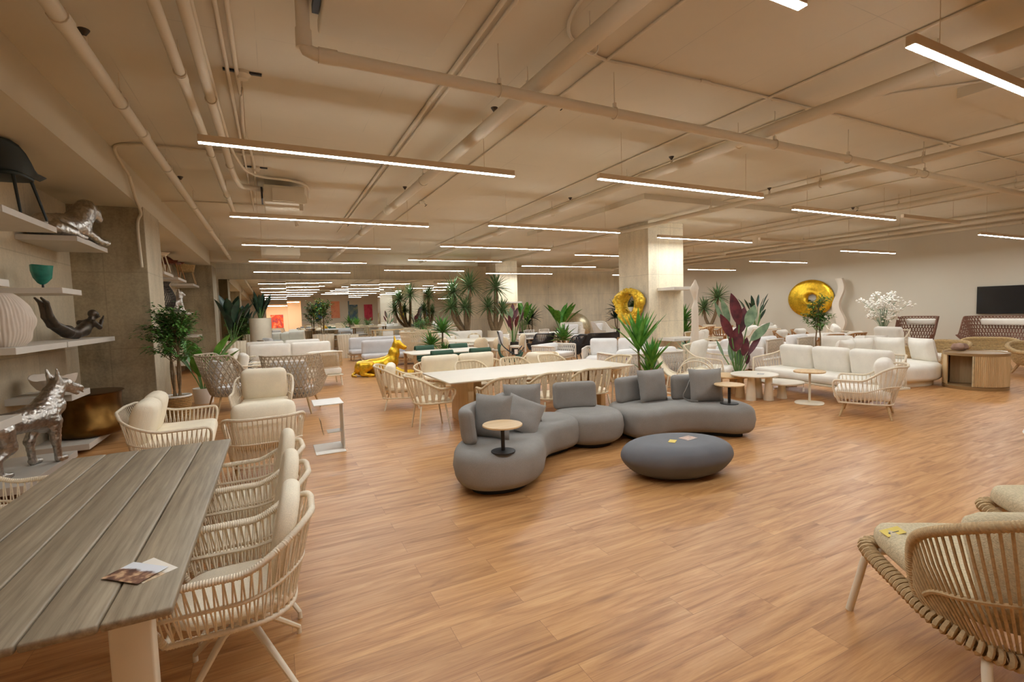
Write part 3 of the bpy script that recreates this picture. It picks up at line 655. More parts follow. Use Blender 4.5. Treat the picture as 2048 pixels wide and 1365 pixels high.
# ------------------------------------------------------------------ rope seating
def uplan(w, d, rc, n=5):
    """U shaped plan, open at +y: front left -> back -> front right"""
    pts = [(-w / 2, d / 2)]
    for k in range(n + 1):
        a = PI + (PI / 2) * k / n; pts.append((-w / 2 + rc + rc * math.cos(a), -d / 2 + rc + rc * math.sin(a)))
    for k in range(n + 1):
        a = 1.5 * PI + (PI / 2) * k / n; pts.append((w / 2 - rc + rc * math.cos(a), -d / 2 + rc + rc * math.sin(a)))
    pts.append((w / 2, d / 2)); return [V((p[0], p[1], 0)) for p in pts]
def sstep(x): x = min(1, max(0, x)); return x * x * (3 - 2 * x)
def rope_shell(t, w, d, zb, za, zk, rc=.2, nst=40, rr=.014, rs=.004, mat='rope', taper=.86, rise=(.2, .42), wrap=False, mid=True, lean=.06, style='zig', ndrop=.1, strap=None, back_low=None, mat_rim=None):
    """rim + bottom ring + strands; returns nothing, adds parts to thing t"""
    U = path_at(resample(uplan(w, d, rc), 80)); Bp = path_at(resample(uplan(w * taper, d * taper, rc * taper), 80))
    def zz(s): return za + (zk - za) * sstep((min(s, 1 - s) - rise[0]) / (rise[1] - rise[0]))
    def rim(s):
        p = U(s).copy(); p.z = zz(s); b = sstep((min(s, 1 - s) - .25) / .2); p.y -= lean * b; return p
    def bot(s):
        p = Bp(s).copy(); p.z = zb if back_low is None else zb + (back_low - zb) * sstep((min(s, 1 - s) - .2) / .2); return p
    m = 60; R = [rim(i / m) for i in range(m + 1)]
    fl, fr = bot(0), bot(1)
    def front(a, b):
        return [b, b.lerp(a, .45) + V((0, .03, 0)), b.lerp(a, .82) + V((0, .025, .0)), a + V((0, -.012, -.004))]
    rimp = spline(front(R[0], fl) + R[2:-2] + front(R[-1], fr)[::-1], 3)
    b = MB()
    if wrap: wrapped(b, rimp, rr)
    else: b.tube(rimp, rr, 8)
    b.obj('rim', M[mat_rim or mat], t)
    b = MB(); base = [bot(i / 40) for i in range(41)]; loop = base + [fr.lerp(fl, k / 8) for k in range(1, 8)]
    if wrap: wrapped(b, loop + [loop[0]], rr * .85)
    else: b.tube(loop, rr * .85, 8, True)
    b.obj('seat_ring', M[mat_rim or mat], t)
    b = MB(); f = path_at(rimp); e = .04
    if style == 'zig':
        for k in range(nst):
            s0, s1, s2 = (k + .5) / nst, k / nst, (k + 1) / nst
            for s in (s1, s2):
                b.tube([rim(s0) , bot(s)], rs, 5)
    else:
        for k in range(nst):
            s = (k + .5) / nst; j = .55 / nst * (1 if k % 2 else -1)
            q = U(s) - V((0, .04, 0)); b.tube([rim(s), rim(s).lerp(bot(s + j), .5) + V((q.x, q.y, 0)).normalized() * .012, bot(min(1, max(0, s + j)))], strap or rs, 6, flat=.28 if strap else 1, nrm=(q.x, q.y, 0))
    if mid:
        Mp = [rim(i / 50).lerp(bot(i / 50), .52) for i in range(51)]; b.tube(Mp, rr * .62, 6)
    b.obj('rope_lattice', M[mat], t)
def legs4(t, w, d, z, r0=.018, r1=.012, splay=.05, mat='cream_metal', z1=0, dz=None, front_only=False):
    for sx in (-1, 1):
        for sy in (-1, 1):
            zz = z if dz is None or sy > 0 else dz
            MB().cyl((sx * w / 2, sy * d / 2, zz), (sx * (w / 2 + splay), sy * (d / 2 + splay), z1), r0, r1, 10).obj('leg', M[mat], t)

# swivel dining chair
def swivel_chair(label, wrap=True, nst=44):
    t = thing('swivel_chair', label, 'chair', group='swivel dining chairs at the slatted table')
    rope_shell(t, .60, .58, .40, .655, .81, .20, nst, .0155, .0042, 'rope', .84, wrap=wrap, lean=.05)
    MB().slab(superell(.49, .52, 3.2, 36), .415, .475, .028, 4).obj('seat_cushion', M['cream_fabric'], t)
    b = MB(); b.slab([(x, y) for x, y in superell(.44, .48, 2.6, 34)], -.042, .042, .038, 5, .038); o = b.obj('back_cushion', M['cream_fabric'], t)
    o.location = (0, -.21, .695); o.rotation_euler = (math.radians(102), 0, 0)
    s = MB().lathe([(.03, .40), (.03, .33), (.036, .30), (.034, .27), (.0, .265)], 16); o = s.obj('swivel_hub', M['cream_metal'], t)
    MB().box((0, 0, .395), (.3, .3, .012)).obj('seat_plate', M['dark'], t, smooth=False)
    for k in range(4):
        a = PI / 4 + k * PI / 2; c, sn = math.cos(a), math.sin(a)
        l = MB().tube([(c * .02, sn * .02, .305), (c * .1, sn * .1, .27), (c * .345, sn * .345, .035)], [.02, .018, .0125], 8).obj('leg', M['cream_metal'], t)
        MB().cyl((c * .345, sn * .345, .04), (c * .345, sn * .345, 0), .011, .013, 8).obj('foot_pad', M['cream_metal'], l)
    return t
c0 = swivel_chair('beige rope swivel chair at the slatted table end with the leaflets')
place(c0, (-.22, 2.60, 0), PI / 2 - .04)
dup(c0, (-.20, 3.22, 0), PI / 2, 'middle beige rope swivel chair of three along the slatted table')
dup(c0, (-.20, 3.84, 0), PI / 2 + .03, 'beige rope swivel chair of the slatted table next to the rope lounge chairs')
dup(c0, (-1.62, 4.22, 0), -PI / 2, 'beige rope swivel chair on the shelf side of the slatted table')

# slatted dining table
t = thing('dining_table', 'grey brown slatted dining table on cream metal legs', 'table', (-.885, 3.3, 0))
for k in range(5):
    MB().rbox((-.412 + .206 * k, 0, .735), (.2, 2.62, .032), .009, n=1).obj('slat', M['table_wood'], t)
b = MB(); b.box((0, 0, .705), (.9, 2.3, .022))
b.obj('table_frame', M['cream_metal'], t, smooth=False)
for sx in (-.36, .36):
    for sy in (-1.15, 1.15): MB().rbox((sx, sy, .35), (.13, .07, .7), .01, n=1).obj('leg', M['cream_metal'], t)
# leaflets on it
t = thing('leaflet', 'brown photo leaflet lying on top of another on the slatted table', 'leaflet', (-.545, 2.325, .7565), -.72, 'leaflets on the slatted table')
MB().box((0, 0, .0012), (.185, .125, .0008)).obj('card_sheet', printmat('leaflet_print', srgb(226, 228, 232), [srgb(84, 56, 44), srgb(132, 92, 70), srgb(206, 170, 132)], 3), t, smooth=False)
t = thing('leaflet', 'striped leaflet half hidden under the brown one on the slatted table', 'leaflet', (-.505, 2.335, .752), -.95, 'leaflets on the slatted table')
MB().box((0, 0, 0), (.185, .125, .0016)).obj('card_sheet', printmat('leaflet_print_two', srgb(238, 230, 216), [srgb(110, 76, 60), srgb(222, 196, 160), srgb(236, 220, 196)], 8), t, smooth=False)

# rope lounge family: loveseat, two lounge chairs
def lounge(label, w, d, n_back, cat='armchair', back_z=.74, nst=46, name='lounge_chair', group=None, mat='rope', cmat='cream_fabric', soft=.2, cush=.62):
    t = thing(name, label, cat, group=group)
    rope_shell(t, w, d, .22, .56, back_z, .2, nst, .016, .0045, mat, .84, (.14, .34), lean=.1)
    MB().rbox((0, .05, .345), (w * .82, d * .92, .16), .06, .08, 4).obj('seat_cushion', M[cmat], t)
    bw = (w * .80) / n_back
    for k in range(n_back):
        o = MB().rbox((0, 0, 0), (bw - .01, .2, cush * .78), .085, .22, 4, axis=1).obj('back_cushion', M[cmat], t)
        o.location = ((k - (n_back - 1) / 2) * bw, -d * .30, .63); o.rotation_euler = (math.radians(-14), 0, 0)
    legs4(t, w * .66, d * .66, .22, .02, .014, .06, 'rope_tan')
    return t
lv = lounge('beige rope loveseat with two plump cushions under the pilaster', 1.5, .80, 2, 'sofa', nst=64, name='loveseat'); place(lv, (-1.14, 6.95, 0), -PI / 2 + .05)
lc = lounge('beige rope lounge chair turned away, beside the far end of the slatted table', .78, .74, 1, group='beige rope lounge chairs'); place(lc, (-.15, 5.86, 0), .04)
dup(lc, (-.2, 8.5, 0), PI - .06, 'beige rope lounge chair facing the slatted table, between the woven high chairs', s=1.08)

# white C shaped side table
t = thing('side_table', 'white metal side table with a magazine sling', 'side table', (.57, 6.68, 0), .0)
w_, d_ = .36, .54
MB().slab([(-.18, -.27), (.18, -.27), (.18, .27), (-.18, .27)], 0, .012, .003).obj('base_plate', M['white'], t)
MB().rbox((0, -.03, .63), (w_, .46, .014), .006, n=1).obj('top_plate', M['white'], t)
MB().rbox((.174, .0, .32), (.012, .36, .62), .004, n=1).obj('upright', M['white'], t)
MB().rbox((.08, .05, .22), (.19, .2, .010), .004, n=1).obj('magazine_shelf', M['white'], t)
MB().box((-.03, .05, .31), (.006, .22, .2), TR((0, 0, 0), 0, -.16)).obj('magazine_plate', M['greige_weave'], t, smooth=False)

# ------------------------------------------------------------------ woven high-back chairs
def weave(S, nu, nv, r, mat, name, t, rows=True):
    b = MB()
    for k in range(nu):
        for sg in (-1, 1):
            P = []
            for j in range(nv + 1):
                u = (k + .5) / nu + sg * .9 * j / nv / nu * (nv / 3.2); v = j / nv
                if u < 0 or u > 1: continue
                P.append(S(u, v) + V((0, 0, 0)))
            if len(P) > 1: b.tube(P, r, 4)
            P = []
            for j in range(nv + 1):
                u = (k + .5) / nu + sg * .9 * (j - nv) / nv / nu * (nv / 3.2); v = j / nv
                if 0 <= u <= 1: P.append(S(u, v))
            if len(P) > 1: b.tube(P, r, 4)
    if rows:
        for j in range(1, nv * 1):
            b.tube([S(i / 24, j / nv) for i in range(25)], r * .8, 4)
    return b.obj(name, M[mat], t)
def highback(label, w=.9, d=.8, zb=.30, zk=1.08, mat='greige_weave', cm='pale_grey_fabric', head=False, group=None, name='highback_chair', cat='armchair', nu=28, nv=14, legmat='rope_tan', arm=.62, fat=.0095, c0=.1, c1=.18):
    t = thing(name, label, cat, group=group)
    Up = path_at(resample(uplan(w, d, .3 * min(1, w)), 60)); Lo = path_at(resample(uplan(w * .72, d * .78, .24), 60))
    def S(u, v):
        a, b = Lo(u), Up(u); k = min(u, 1 - u); zt = arm + (zk - arm) * sstep((k - c0) / c1)
        p = a.lerp(b, v ** .8); p.z = zb + (zt - zb) * v; p.y -= .16 * v * sstep((k - .2) / .2) * (zt - zb); return p
    weave(S, nu, nv, fat, mat, 'woven_shell', t)
    MB().tube([S(0, v / 8) for v in range(8)] + [S(i / 50, 1) for i in range(51)] + [S(1, 1 - v / 8) for v in range(1, 9)], .015, 6).obj('rim', M[mat], t)
    o = MB(); o.slab(superell(w * .74, d * .86, 3, 30, (0, .04)), zb - .01, zb + .03, .012); o.obj('seat_pan', M[mat], t)
    MB().slab(superell(w * .70, d * .88, 3, 32, (0, .06)), zb + .03, zb + .16, .06, 5).obj('seat_cushion', M[cm], t)
    if head:
        o = MB().rbox((0, 0, 0), (w * .78, .10, .2), .045, .3, 5, axis=1).obj('head_cushion', M[cm], t); o.location = (0, -d * .5 + .03, zk - .17); o.rotation_euler.x = math.radians(-10)
    else:
        o = MB().rbox((0, 0, 0), (w * .62, .12, .5), .055, .2, 5, axis=1).obj('back_cushion', M[cm], t); o.location = (0, -d * .33, zb + .42); o.rotation_euler.x = math.radians(-12)
    legs4(t, w * .56, d * .6, zb, .02, .014, .08, legmat)
    return t
hb = highback('grey beige woven high chair turned away, behind the white side table', 1.0, .86, group='woven high chairs in the aisle', c0=.06); place(hb, (.28, 9.7, 0), -.30)
dup(hb, (-.80, 10.75, 0), -1.25, 'grey beige woven high chair seen from its side, by the potted tree')

# ------------------------------------------------------------------ grey modular sofa
def curve_outline(pts, n=6): return [(p.x, p.y) for p in spline([(a, b, 0) for a, b in pts], n, True)]
def backrest(parent, x, y, rz, w=.62, h=.36, arc=.10, z=.40, th=.15):
    """curved padded back panel; its front faces local +y"""
    b = MB().rbox((0, 0, h / 2), (w, th, h), .062, .0, 8); b.v = [(p[0], p[1] + arc * (p[0] / (w / 2)) ** 2, p[2]) for p in b.v]
    o = b.obj('backrest', M['grey_fabric'], parent); o.location = (x, y, z); o.rotation_euler = (math.radians(6), 0, rz); return o
def scatter(label, loc, rx, rz, ry=0, s=.46, mat='grey_fabric', group='grey scatter cushions on the modular sofa', strap=False, t=.17):
    o = MB().pillow(s, s, t, n=12).obj('scatter_cushion', M[mat]); o.location = loc; o.rotation_euler = (rx, ry, rz); return tag(o, label, 'cushion', group)
def module(label, outline, seam=None, z1=.42):
    t = thing('sofa_module', label, 'sofa', group='modules of the grey sofa')
    MB().slab(curve_outline(outline), .05, z1, .11, 6, .13, bulge=.012).obj('seat', M['grey_fabric'], t)
    q = curve_outline(outline); c = (sum(p[0] for p in q) / len(q), sum(p[1] for p in q) / len(q))
    m = len(q); ar = sum(q[i][0] * q[(i + 1) % m][1] - q[(i + 1) % m][0] * q[i][1] for i in range(m)); I = []
    for i in range(m):
        d = (V(q[(i + 1) % m]) - V(q[i - 1])).normalized() * (1 if ar > 0 else -1); I.append((q[i][0] - d.y * .15, q[i][1] + d.x * .15))
    MB().slab(I, 0, .06, .005).obj('plinth', M['black'], t)
    return t
mL = module('grey sofa module with a round end and three scatter cushions, beside the beige table', [(1.50, 4.30), (1.60, 4.05), (1.85, 3.93), (2.12, 3.95), (2.36, 4.12), (2.56, 4.42), (2.80, 4.66), (3.12, 4.76), (3.30, 4.86), (3.36, 5.10), (3.26, 5.36), (2.9, 5.50), (2.4, 5.36), (1.95, 5.0), (1.62, 4.66)])
backrest(mL, 1.80, 4.70, -2.18, .60); backrest(mL, 2.52, 5.24, -2.62, .66)
mM = module('round grey sofa module with one backrest, between the two curved modules', [(3.62 + .46 * math.cos(a), 5.14 + .46 * math.sin(a)) for a in [2 * PI * k / 16 for k in range(16)]])
backrest(mM, 3.60, 5.42, -PI - .30, .60, arc=.06)
mR = module('grey sofa module with two cushions with straps, behind the stone coffee table', [(4.02, 4.96), (4.06, 4.68), (4.3, 4.58), (4.65, 4.60), (5.0, 4.44), (5.25, 4.16), (5.5, 4.10), (5.68, 4.28), (5.76, 4.62), (5.62, 5.0), (5.25, 5.3), (4.75, 5.52), (4.3, 5.50), (4.08, 5.3)])
backrest(mR, 4.56, 5.34, -PI + .04, .66, arc=.06); backrest(mR, 5.32, 4.96, -PI - .52, .62, arc=.06)
scatter('square grey scatter cushion against the end backrest of the curved module', (2.02, 4.60, .64), -.22, -.98)
scatter('square grey scatter cushion upright against the second backrest of the curved module', (2.62, 5.06, .64), -.2, -.5)
scatter('grey scatter cushion leaning on one corner over the other two', (2.43, 4.68, .585), -.72, -.55, .38, .43)
a = scatter('grey scatter cushion with a strap on the backrest by the yucca', (4.72, 5.12, .64), -.2, -.10)
b2 = scatter('grey scatter cushion with a strap on the backrest by the small tray', (5.30, 4.70, .64), -.2, -.45)
for (o, sg) in ((a, 1), (b2, -1)):
    MB().tube(spline([(sg * .2, .05, .08), (sg * .24, .07, -.02), (sg * .29, .1, -.14), (sg * .24, .02, -.2), (sg * .16, -.09, -.215)], 5), .012, 5, flat=.25).obj('strap', M['grey_fabric'], o)
def tray(label, loc, r=.17, h=.30):
    t = thing('tray_table', label, 'side table', loc, group='round wooden trays on the grey sofa')
    MB().lathe([(.115, 0), (.115, .008), (.10, .012), (.0, .012)], 28).obj('foot_disc', M['dark'], t)
    MB().cyl((0, 0, .01), (0, 0, h - .012), .019, n=14).obj('post', M['dark'], t)
    MB().lathe([(.0, h - .014), (r - .01, h - .014), (r, h - .008), (r, h), (r - .004, h + .004), (0, h + .004)], 40).obj('tray_top', M['oak_x'], t)
    return t
tray('round wooden tray table standing on the curved module in front of the leaning cushion', (1.88, 4.05, .42), .19, .26); tray('round wooden tray table at the end of the module with strapped cushions', (5.40, 4.40, .42), .19, .26)

# stone pebble coffee table with cards
t = thing('coffee_table', 'charcoal pebble shaped stone coffee table', 'coffee table', (3.70, 3.66, 0), -.28)
pr = [(.0, .0), (.30, .0), (.36, .012), (.5, .07), (.585, .16), (.6, .225), (.56, .295), (.47, .34), (.34, .357), (.0, .36)]
P2 = [(p.x, p.y) for p in spline([(a, b, 0) for a, b in pr], 5)]
MB().lathe(P2, 56, sx=1.0, sy=.66).obj('stone_body', M['stone_dark'], t, angle=80)
o = MB().box((0, 0, .001), (.11, .07, .0016)).obj('price_card', M['tag_yellow'], smooth=False); o.location = (3.60, 3.62, .3612); o.rotation_euler.z = .6; tag(o, 'small yellow price card on the stone coffee table', 'card')
o = MB().box((0, 0, .001), (.16, .12, .002)).obj('leaflet', artmat('leaflet_print_three', [srgb(226, 214, 204), srgb(170, 150, 140), srgb(214, 180, 160), srgb(120, 104, 96)], 9, 5), smooth=False); o.location = (3.82, 3.62, .3612); o.rotation_euler.z = .1; tag(o, 'pinkish leaflet on the stone coffee table', 'leaflet')

# ------------------------------------------------------------------ front right rope lounge chairs
def strand_chair(label, full=True):
    t = thing('rope_armchair', label, 'armchair', group='tan rope armchairs with boucle cushions')
    # wide flared shell: local +y is the front
    W, D = .86, .80
    rimp = spline([(-.325, -.02, .34), (-.36, -.01, .46), (-.385, -.03, .60), (-.41, -.10, .70), (-.415, -.24, .79), (-.345, -.40, .88), (-.17, -.49, .93), (0, -.51, .945), (.17, -.49, .93), (.345, -.40, .88), (.415, -.24, .79), (.41, -.10, .70), (.385, -.03, .60), (.36, -.01, .46), (.325, -.02, .34)], 6)
    base = spline([(-.325, -.04, .33), (-.315, -.12, .315), (-.28, -.2, .30), (-.22, -.28, .29), (0, -.335, .285), (.22, -.28, .29), (.28, -.2, .30), (.315, -.12, .315), (.325, -.04, .33)], 6)
    b = MB(); wrapped(b, rimp, .022, .013, 8, .09); b.obj('rim', M['rope_tan'], t)
    fr, fb = path_at(rimp), path_at(base); b = MB(); n = 58
    for k in range(n):
        s = .05 + .9 * (k + .5) / n; p, q = fr(s), fb(s); mid = p.lerp(q, .55) + V((p.x * .06, p.y * .06 - .0, 0))
        b.tube([p, p.lerp(mid, .5) + V((p.x, p.y, 0)) * .02, mid, q], .0062, 5)
    b.tube([fr(.1 + .8 * i / 40).lerp(fb(.1 + .8 * i / 40), .55) + V((fr(.1 + .8 * i / 40).x, fr(.1 + .8 * i / 40).y, 0)) * .06 for i in range(41)], .011, 6)
    b.obj('rope_back', M['rope_tan'], t)
    loop = spline([(-.31, .40, .40), (-.335, .1, .36), (-.32, -.15, .32), (-.2, -.31, .29), (0, -.345, .285), (.2, -.31, .29), (.32, -.15, .32), (.335, .1, .36), (.31, .40, .40), (.15, .43, .41), (-.15, .43, .41)], 6, True)
    b = MB(); f = path_at(loop + [loop[0]]); m = 92
    for k in range(m):
        p = f(k / m); tdir = (f((k + .5) / m) - p).normalized(); nrm = V((tdir.y, -tdir.x, 0)).normalized()
        ring = [p + nrm * .034 * math.cos(a) + V((0, 0, 1)) * .026 * math.sin(a) + tdir * .010 * math.sin(a + .7) for a in [2 * PI * i / 9 for i in range(9)]]
        b.tube(ring, .0125, 5, True)
    b.obj('seat_frame_rope', M['rope_tan'], t)
    o = MB().slab(curve_outline([(-.28, .40), (-.1, .43), (.1, .43), (.28, .40), (.31, .1), (.28, -.16), (.14, -.28), (0, -.30), (-.14, -.28), (-.28, -.16), (-.31, .1)], 4), 0, .12, .055, 5, .04).obj('seat_cushion', M['boucle'], t)
    o.location = (0, 0, .385); o.rotation_euler.x = math.radians(6)
    o = MB().rbox((0, 0, 0), (.56, .15, .42), .07, .22, 5, axis=1).obj('back_cushion', M['boucle'], t); o.location = (0, -.235, .64); o.rotation_euler.x = math.radians(-20)
    for sx in (-1, 1):
        MB().tube(spline([(sx * .16, .40, .37), (sx * .26, .40, .372), (sx * .305, .41, .34), (sx * .33, .43, .2), (sx * .36, .46, .0)], 5), .0185, 10).obj('leg', M['cream_metal'], t)
        MB().tube(spline([(sx * .14, -.22, .27), (sx * .22, -.25, .27), (sx * .26, -.28, .24), (sx * .29, -.33, .12), (sx * .31, -.37, .0)], 5), .0185, 10).obj('leg', M['cream_metal'], t)
    return t
ra = strand_chair('tan rope armchair with a boucle seat and a yellow tag, cut by the picture edge'); place(ra, (2.90, .93, 0), -.55)
dup(ra, (4.12, .86, 0), -.5, 'tan rope armchair with a boucle seat, behind the one with the yellow tag')

t = thing('price_tag', 'yellow price tag lying on the front corner of the boucle armchair seat', 'tag', (2.84, 1.31, .535), -.45)
MB().rbox((0, 0, 0), (.10, .06, .002), .0009, n=1, M=TR((0, 0, 0), .12, -.22)).obj('tag_card', M['tag_yellow'], t, smooth=False)
b = MB(); b.box((-.022, -.008, .0016), (.012, .010, .0012)); b.box((.008, -.008, .0016), (.036, .004, .0012)); b.obj('printed_mark', M['ink'], t, smooth=False).rotation_euler = (.12, -.22, 0)
# ------------------------------------------------------------------ plants
def pot(t, r, h, mat, taper=.85, soil=True, ribs=0):
    b = MB(); 
    if ribs:
        n = ribs * 6; vs = []; 
        for (k, z) in ((taper, 0), (1, h), (.93, h), (.9, h - .05)):
            for i in range(n):
                a = 2 * PI * i / n; q = r * k * (1 + .035 * math.cos(a * ribs)); vs.append((q * math.cos(a), q * math.sin(a), z))
        b.add(vs, [(j * n + i, j * n + (i + 1) % n, (j + 1) * n + (i + 1) % n, (j + 1) * n + i) for j in range(3) for i in range(n)] + [tuple(range(n - 1, -1, -1))])
    else: b.lathe([(r * taper, 0), (r, h), (r * .93, h), (r * .9, h - .04)], 28)
    o = b.obj('pot', M[mat], t, angle=30)
    if soil: MB().lathe([(r * .91, h - .05), (r * .5, h - .03), (0, h - .025)], 20).obj('soil', M['bark'], t)
    return o
def basket(t, r, h):
    b = MB()
    for j in range(int(h / .028)):
        z = .014 + j * .028; k = .86 + .14 * z / h
        b.tube([(r * k * math.cos(a) * (1 + .025 * (1 if (i + j) % 2 else -1)), r * k * math.sin(a) * (1 + .025 * (1 if (i + j) % 2 else -1)), z) for i, a in enumerate([2 * PI * q / 40 for q in range(40)])], .0145, 5, True)
    o = b.obj('basket', M['basket'], t); MB().tube([(r * math.cos(2 * PI * q / 32), r * math.sin(2 * PI * q / 32), h) for q in range(32)], .02, 6, True).obj('basket_rim', M['white'], t)
    MB().lathe([(r * .95, h - .03), (0, h - .02)], 20).obj('soil', M['white'], t)
    MB().lathe([(r * .84, .0), (r * .84, .01), (0, .01)], 20).obj('basket_base', M['basket'], t)
def bushtree(label, loc, z0, H, R, seed, mat='leaf', potf=None, nb=34, nl=26, L=.085, trunks=3, fruit=0, low=.38, group=None, wid=.034, name='potted_tree'):
    """thin stemmed tree with many small leaves"""
    t = thing(name, label, 'plant', loc, 0, group); rnd = random.Random(seed)
    if potf: potf(t)
    st = MB(); lf = MB(); fr = MB(); tips = []
    for k in range(trunks):
        a = 2 * PI * k / trunks + .5; top = V((.22 * R * math.cos(a), .22 * R * math.sin(a), z0 + H * .72))
        pts = spline([(.05 * math.cos(a), .05 * math.sin(a), z0 - .05), (.07 * math.cos(a + .8), .07 * math.sin(a + .8), z0 + H * .25), tuple(top * .7 + V((0, 0, z0 * .3 + H * .1))), tuple(top)], 6)
        st.tube(pts, [.020 - .012 * i / (len(pts) - 1) for i in range(len(pts))], 7); tips.append(path_at(pts))
    for k in range(nb):
        f = tips[k % trunks]; s = low + (1 - low) * rnd.random(); p = f(s); a = rnd.random() * 2 * PI; el = rnd.uniform(.0, 1.1)
        ln = R * rnd.uniform(.55, 1.1) * (1.15 - .55 * s); d = V((math.cos(a) * math.cos(el), math.sin(a) * math.cos(el), math.sin(el)))
        q = p + d * ln + V((0, 0, .08 * H)); pts = spline([p, p.lerp(q, .5) + V((0, 0, .05)), q], 4); st.tube(pts, [.007, .006, .006, .005, .005, .004, .004, .003, .002][:len(pts)], 4)
        f2 = path_at(pts)
        for i in range(nl):
            s2 = .25 + .8 * i / nl; c = f2(min(1, s2)) + V((rnd.uniform(-1, 1), rnd.uniform(-1, 1), rnd.uniform(-1, 1))) * .035 * R / .5
            aa = rnd.random() * 2 * PI; dd = V((math.cos(aa), math.sin(aa), rnd.uniform(-.35, .7))) + d * .5
            lf.leaf(c, dd, L * rnd.uniform(.7, 1.2), wid * rnd.uniform(.8, 1.2), .35, 3, fold=.15)
        if fruit and rnd.random() < fruit:
            c = f2(.8); fr.lathe([(.0, -.02), (.016, -.014), (.021, 0), (.016, .014), (0, .02)], 8, (c.x, c.y, c.z - .03))
    st.obj('stems', M['bark'], t); lf.obj('leaves', M[mat], t)
    if fr.v: fr.obj('fruits', M['fruit'], t)['kind'] = 'stuff'
    return t
def bigleaf(label, loc, seed, n, H, L, w, mat='leaf_bright', potf=None, z0=.3, spread=.5, mats=None, group=None, droop=.35, petiole=.5, pr=(.5, 1.1), name='leafy_plant', stem='stem_green'):
    """paddle leaves on long stalks"""
    t = thing(name, label, 'plant', loc, 0, group); rnd = random.Random(seed)
    if potf: potf(t)
    st = MB(); sets = {}
    for k in range(n):
        a = 2 * PI * k * .381966 + rnd.uniform(-.3, .3); tilt = spread * rnd.uniform(.25, 1); ph = H * petiole * rnd.uniform(*pr)
        d = V((math.cos(a) * math.sin(tilt), math.sin(a) * math.sin(tilt), math.cos(tilt)))
        p0 = V((.03 * math.cos(a), .03 * math.sin(a), z0 - .04)); p1 = p0 + d * ph + V((0, 0, .0))
        st.tube(spline([p0, p0.lerp(p1, .5) + V((0, 0, .03)), p1], 4), .011, 5)
        mm = mats[k % len(mats)] if mats else mat
        d2 = (d + V((math.cos(a), math.sin(a), 0)) * .15).normalized()
        sets.setdefault(mm, MB()).leaf(p1, d2, L * rnd.uniform(.75, 1.15), w * rnd.uniform(.8, 1.15), droop * rnd.uniform(.4, 1.3), 8, fold=.18)
    st.obj('stalks', M[stem], t)
    for mm, b in sets.items(): b.obj('leaves', M[mm], t)
    return t
def rosette(b, c, n, L, w, rnd, up=.25, droop=.5, lo=-.3, tipw=.35):
    for k in range(n):
        a = 2 * PI * k * .381966; e = lo + (1.45 - lo) * (k / n) ** .9
        d = V((math.cos(a) * math.cos(e), math.sin(a) * math.cos(e), math.sin(e)))
        b.leaf(c, d, L * rnd.uniform(.8, 1.1), w, droop * rnd.uniform(.5, 1.2), 5, fold=.25, tipw=tipw, shape=.8)
def yucca(label, loc, seed, heads, L=.5, w=.045, mat='leaf_yucca', potf=None, z0=.3, n=34, group=None, trunk=.03, lo=-.3, droop=.4, skirt=False, name='yucca_plant'):
    """sword leaf rosettes on bare trunks; heads = (dx, dy, height, scale)"""
    t = thing(name, label, 'plant', loc, 0, group); rnd = random.Random(seed)
    if potf: potf(t)
    st = MB(); lf = MB()
    for (dx, dy, h, s) in heads:
        P = spline([(dx * .1, dy * .1, z0 - .05), (dx * .75, dy * .75, z0 + (h - z0) * .45), (dx, dy, h)], 6)
        st.tube(P, [trunk * (1.15 - .35 * i / (len(P) - 1)) * (1 + .06 * (i % 2)) for i in range(len(P))], 8)
        rosette(lf, V((dx, dy, h)), int(n), L * s, w * s ** .5, rnd, lo=lo, droop=droop)
    st.obj('trunks', M['bark'], t); lf.obj('leaves', M[mat], t); return t

bushtree('small leaved tree in a woven basket in front of the pilaster edge', (-1.52, 9.72, 0), .48, 1.6, .60, 5, 'leaf', lambda t: basket(t, .19, .48), nb=84, nl=30, L=.10, wid=.034, trunks=4, low=.5)
bigleaf('broad bright leaved plant standing behind the basket tree', (-1.40, 11.9, 0), 8, 11, 1.5, .72, .32, 'leaf_bright', lambda t: pot(t, .2, .32, 'white'), .3, .55, petiole=.42)
# ------------------------------------------------------------------ floating shelves on the side wall
SX = -2.30
def shelf(y0, y1, z, label, x1=SX, x0=XL, th=.07):
    t = MB().rbox(((x0 + x1) / 2, (y0 + y1) / 2, z - th / 2), (x1 - x0, y1 - y0 - .004, th), .004, n=1).obj('wall_shelf', M['shelf_white'], smooth=False)
    return tag(t, label, 'shelf', 'floating shelves along the side wall')
shelf(6.43, 7.75, 2.93, 'white floating shelf carrying the dark green chair')
shelf(8.42, 9.75, 2.93, 'white floating shelf carrying the lying animal statue')
shelf(5.1, 6.43, 2.20, 'white floating shelf stub at the picture edge above the ribbed vase')
shelf(7.75, 8.42, 2.20, 'white floating shelf carrying the teal glass bowl')
shelf(6.43, 7.75, 1.53, 'white floating shelf carrying the ribbed white vase')
shelf(7.78, 9.75, 1.53, 'white floating shelf carrying the diver figure')
shelf(5.0, 6.43, .87, 'white floating shelf in front of the shepherd statue', th=.08)
shelf(7.75, 8.42, .87, 'white floating shelf carrying the broken white bowl', th=.08)
shelf(6.35, 7.78, .16, 'low white floating shelf carrying the shepherd statue', th=.08)
shelf(8.2, 9.72, .14, 'low white floating shelf carrying the bronze drum', th=.08)
shelf(14.2, 15.4, 2.96, 'white floating shelf beyond the pilaster under the strap chair'); shelf(16.1, 17.5, 2.96, 'white floating shelf beyond the pilaster under the rust chair')
shelf(18.9, 20.3, 2.96, 'white floating shelf beyond the pilaster under the wicker chair'); shelf(15.0, 16.2, 2.0, 'white floating shelf beyond the pilaster under the wire vase')
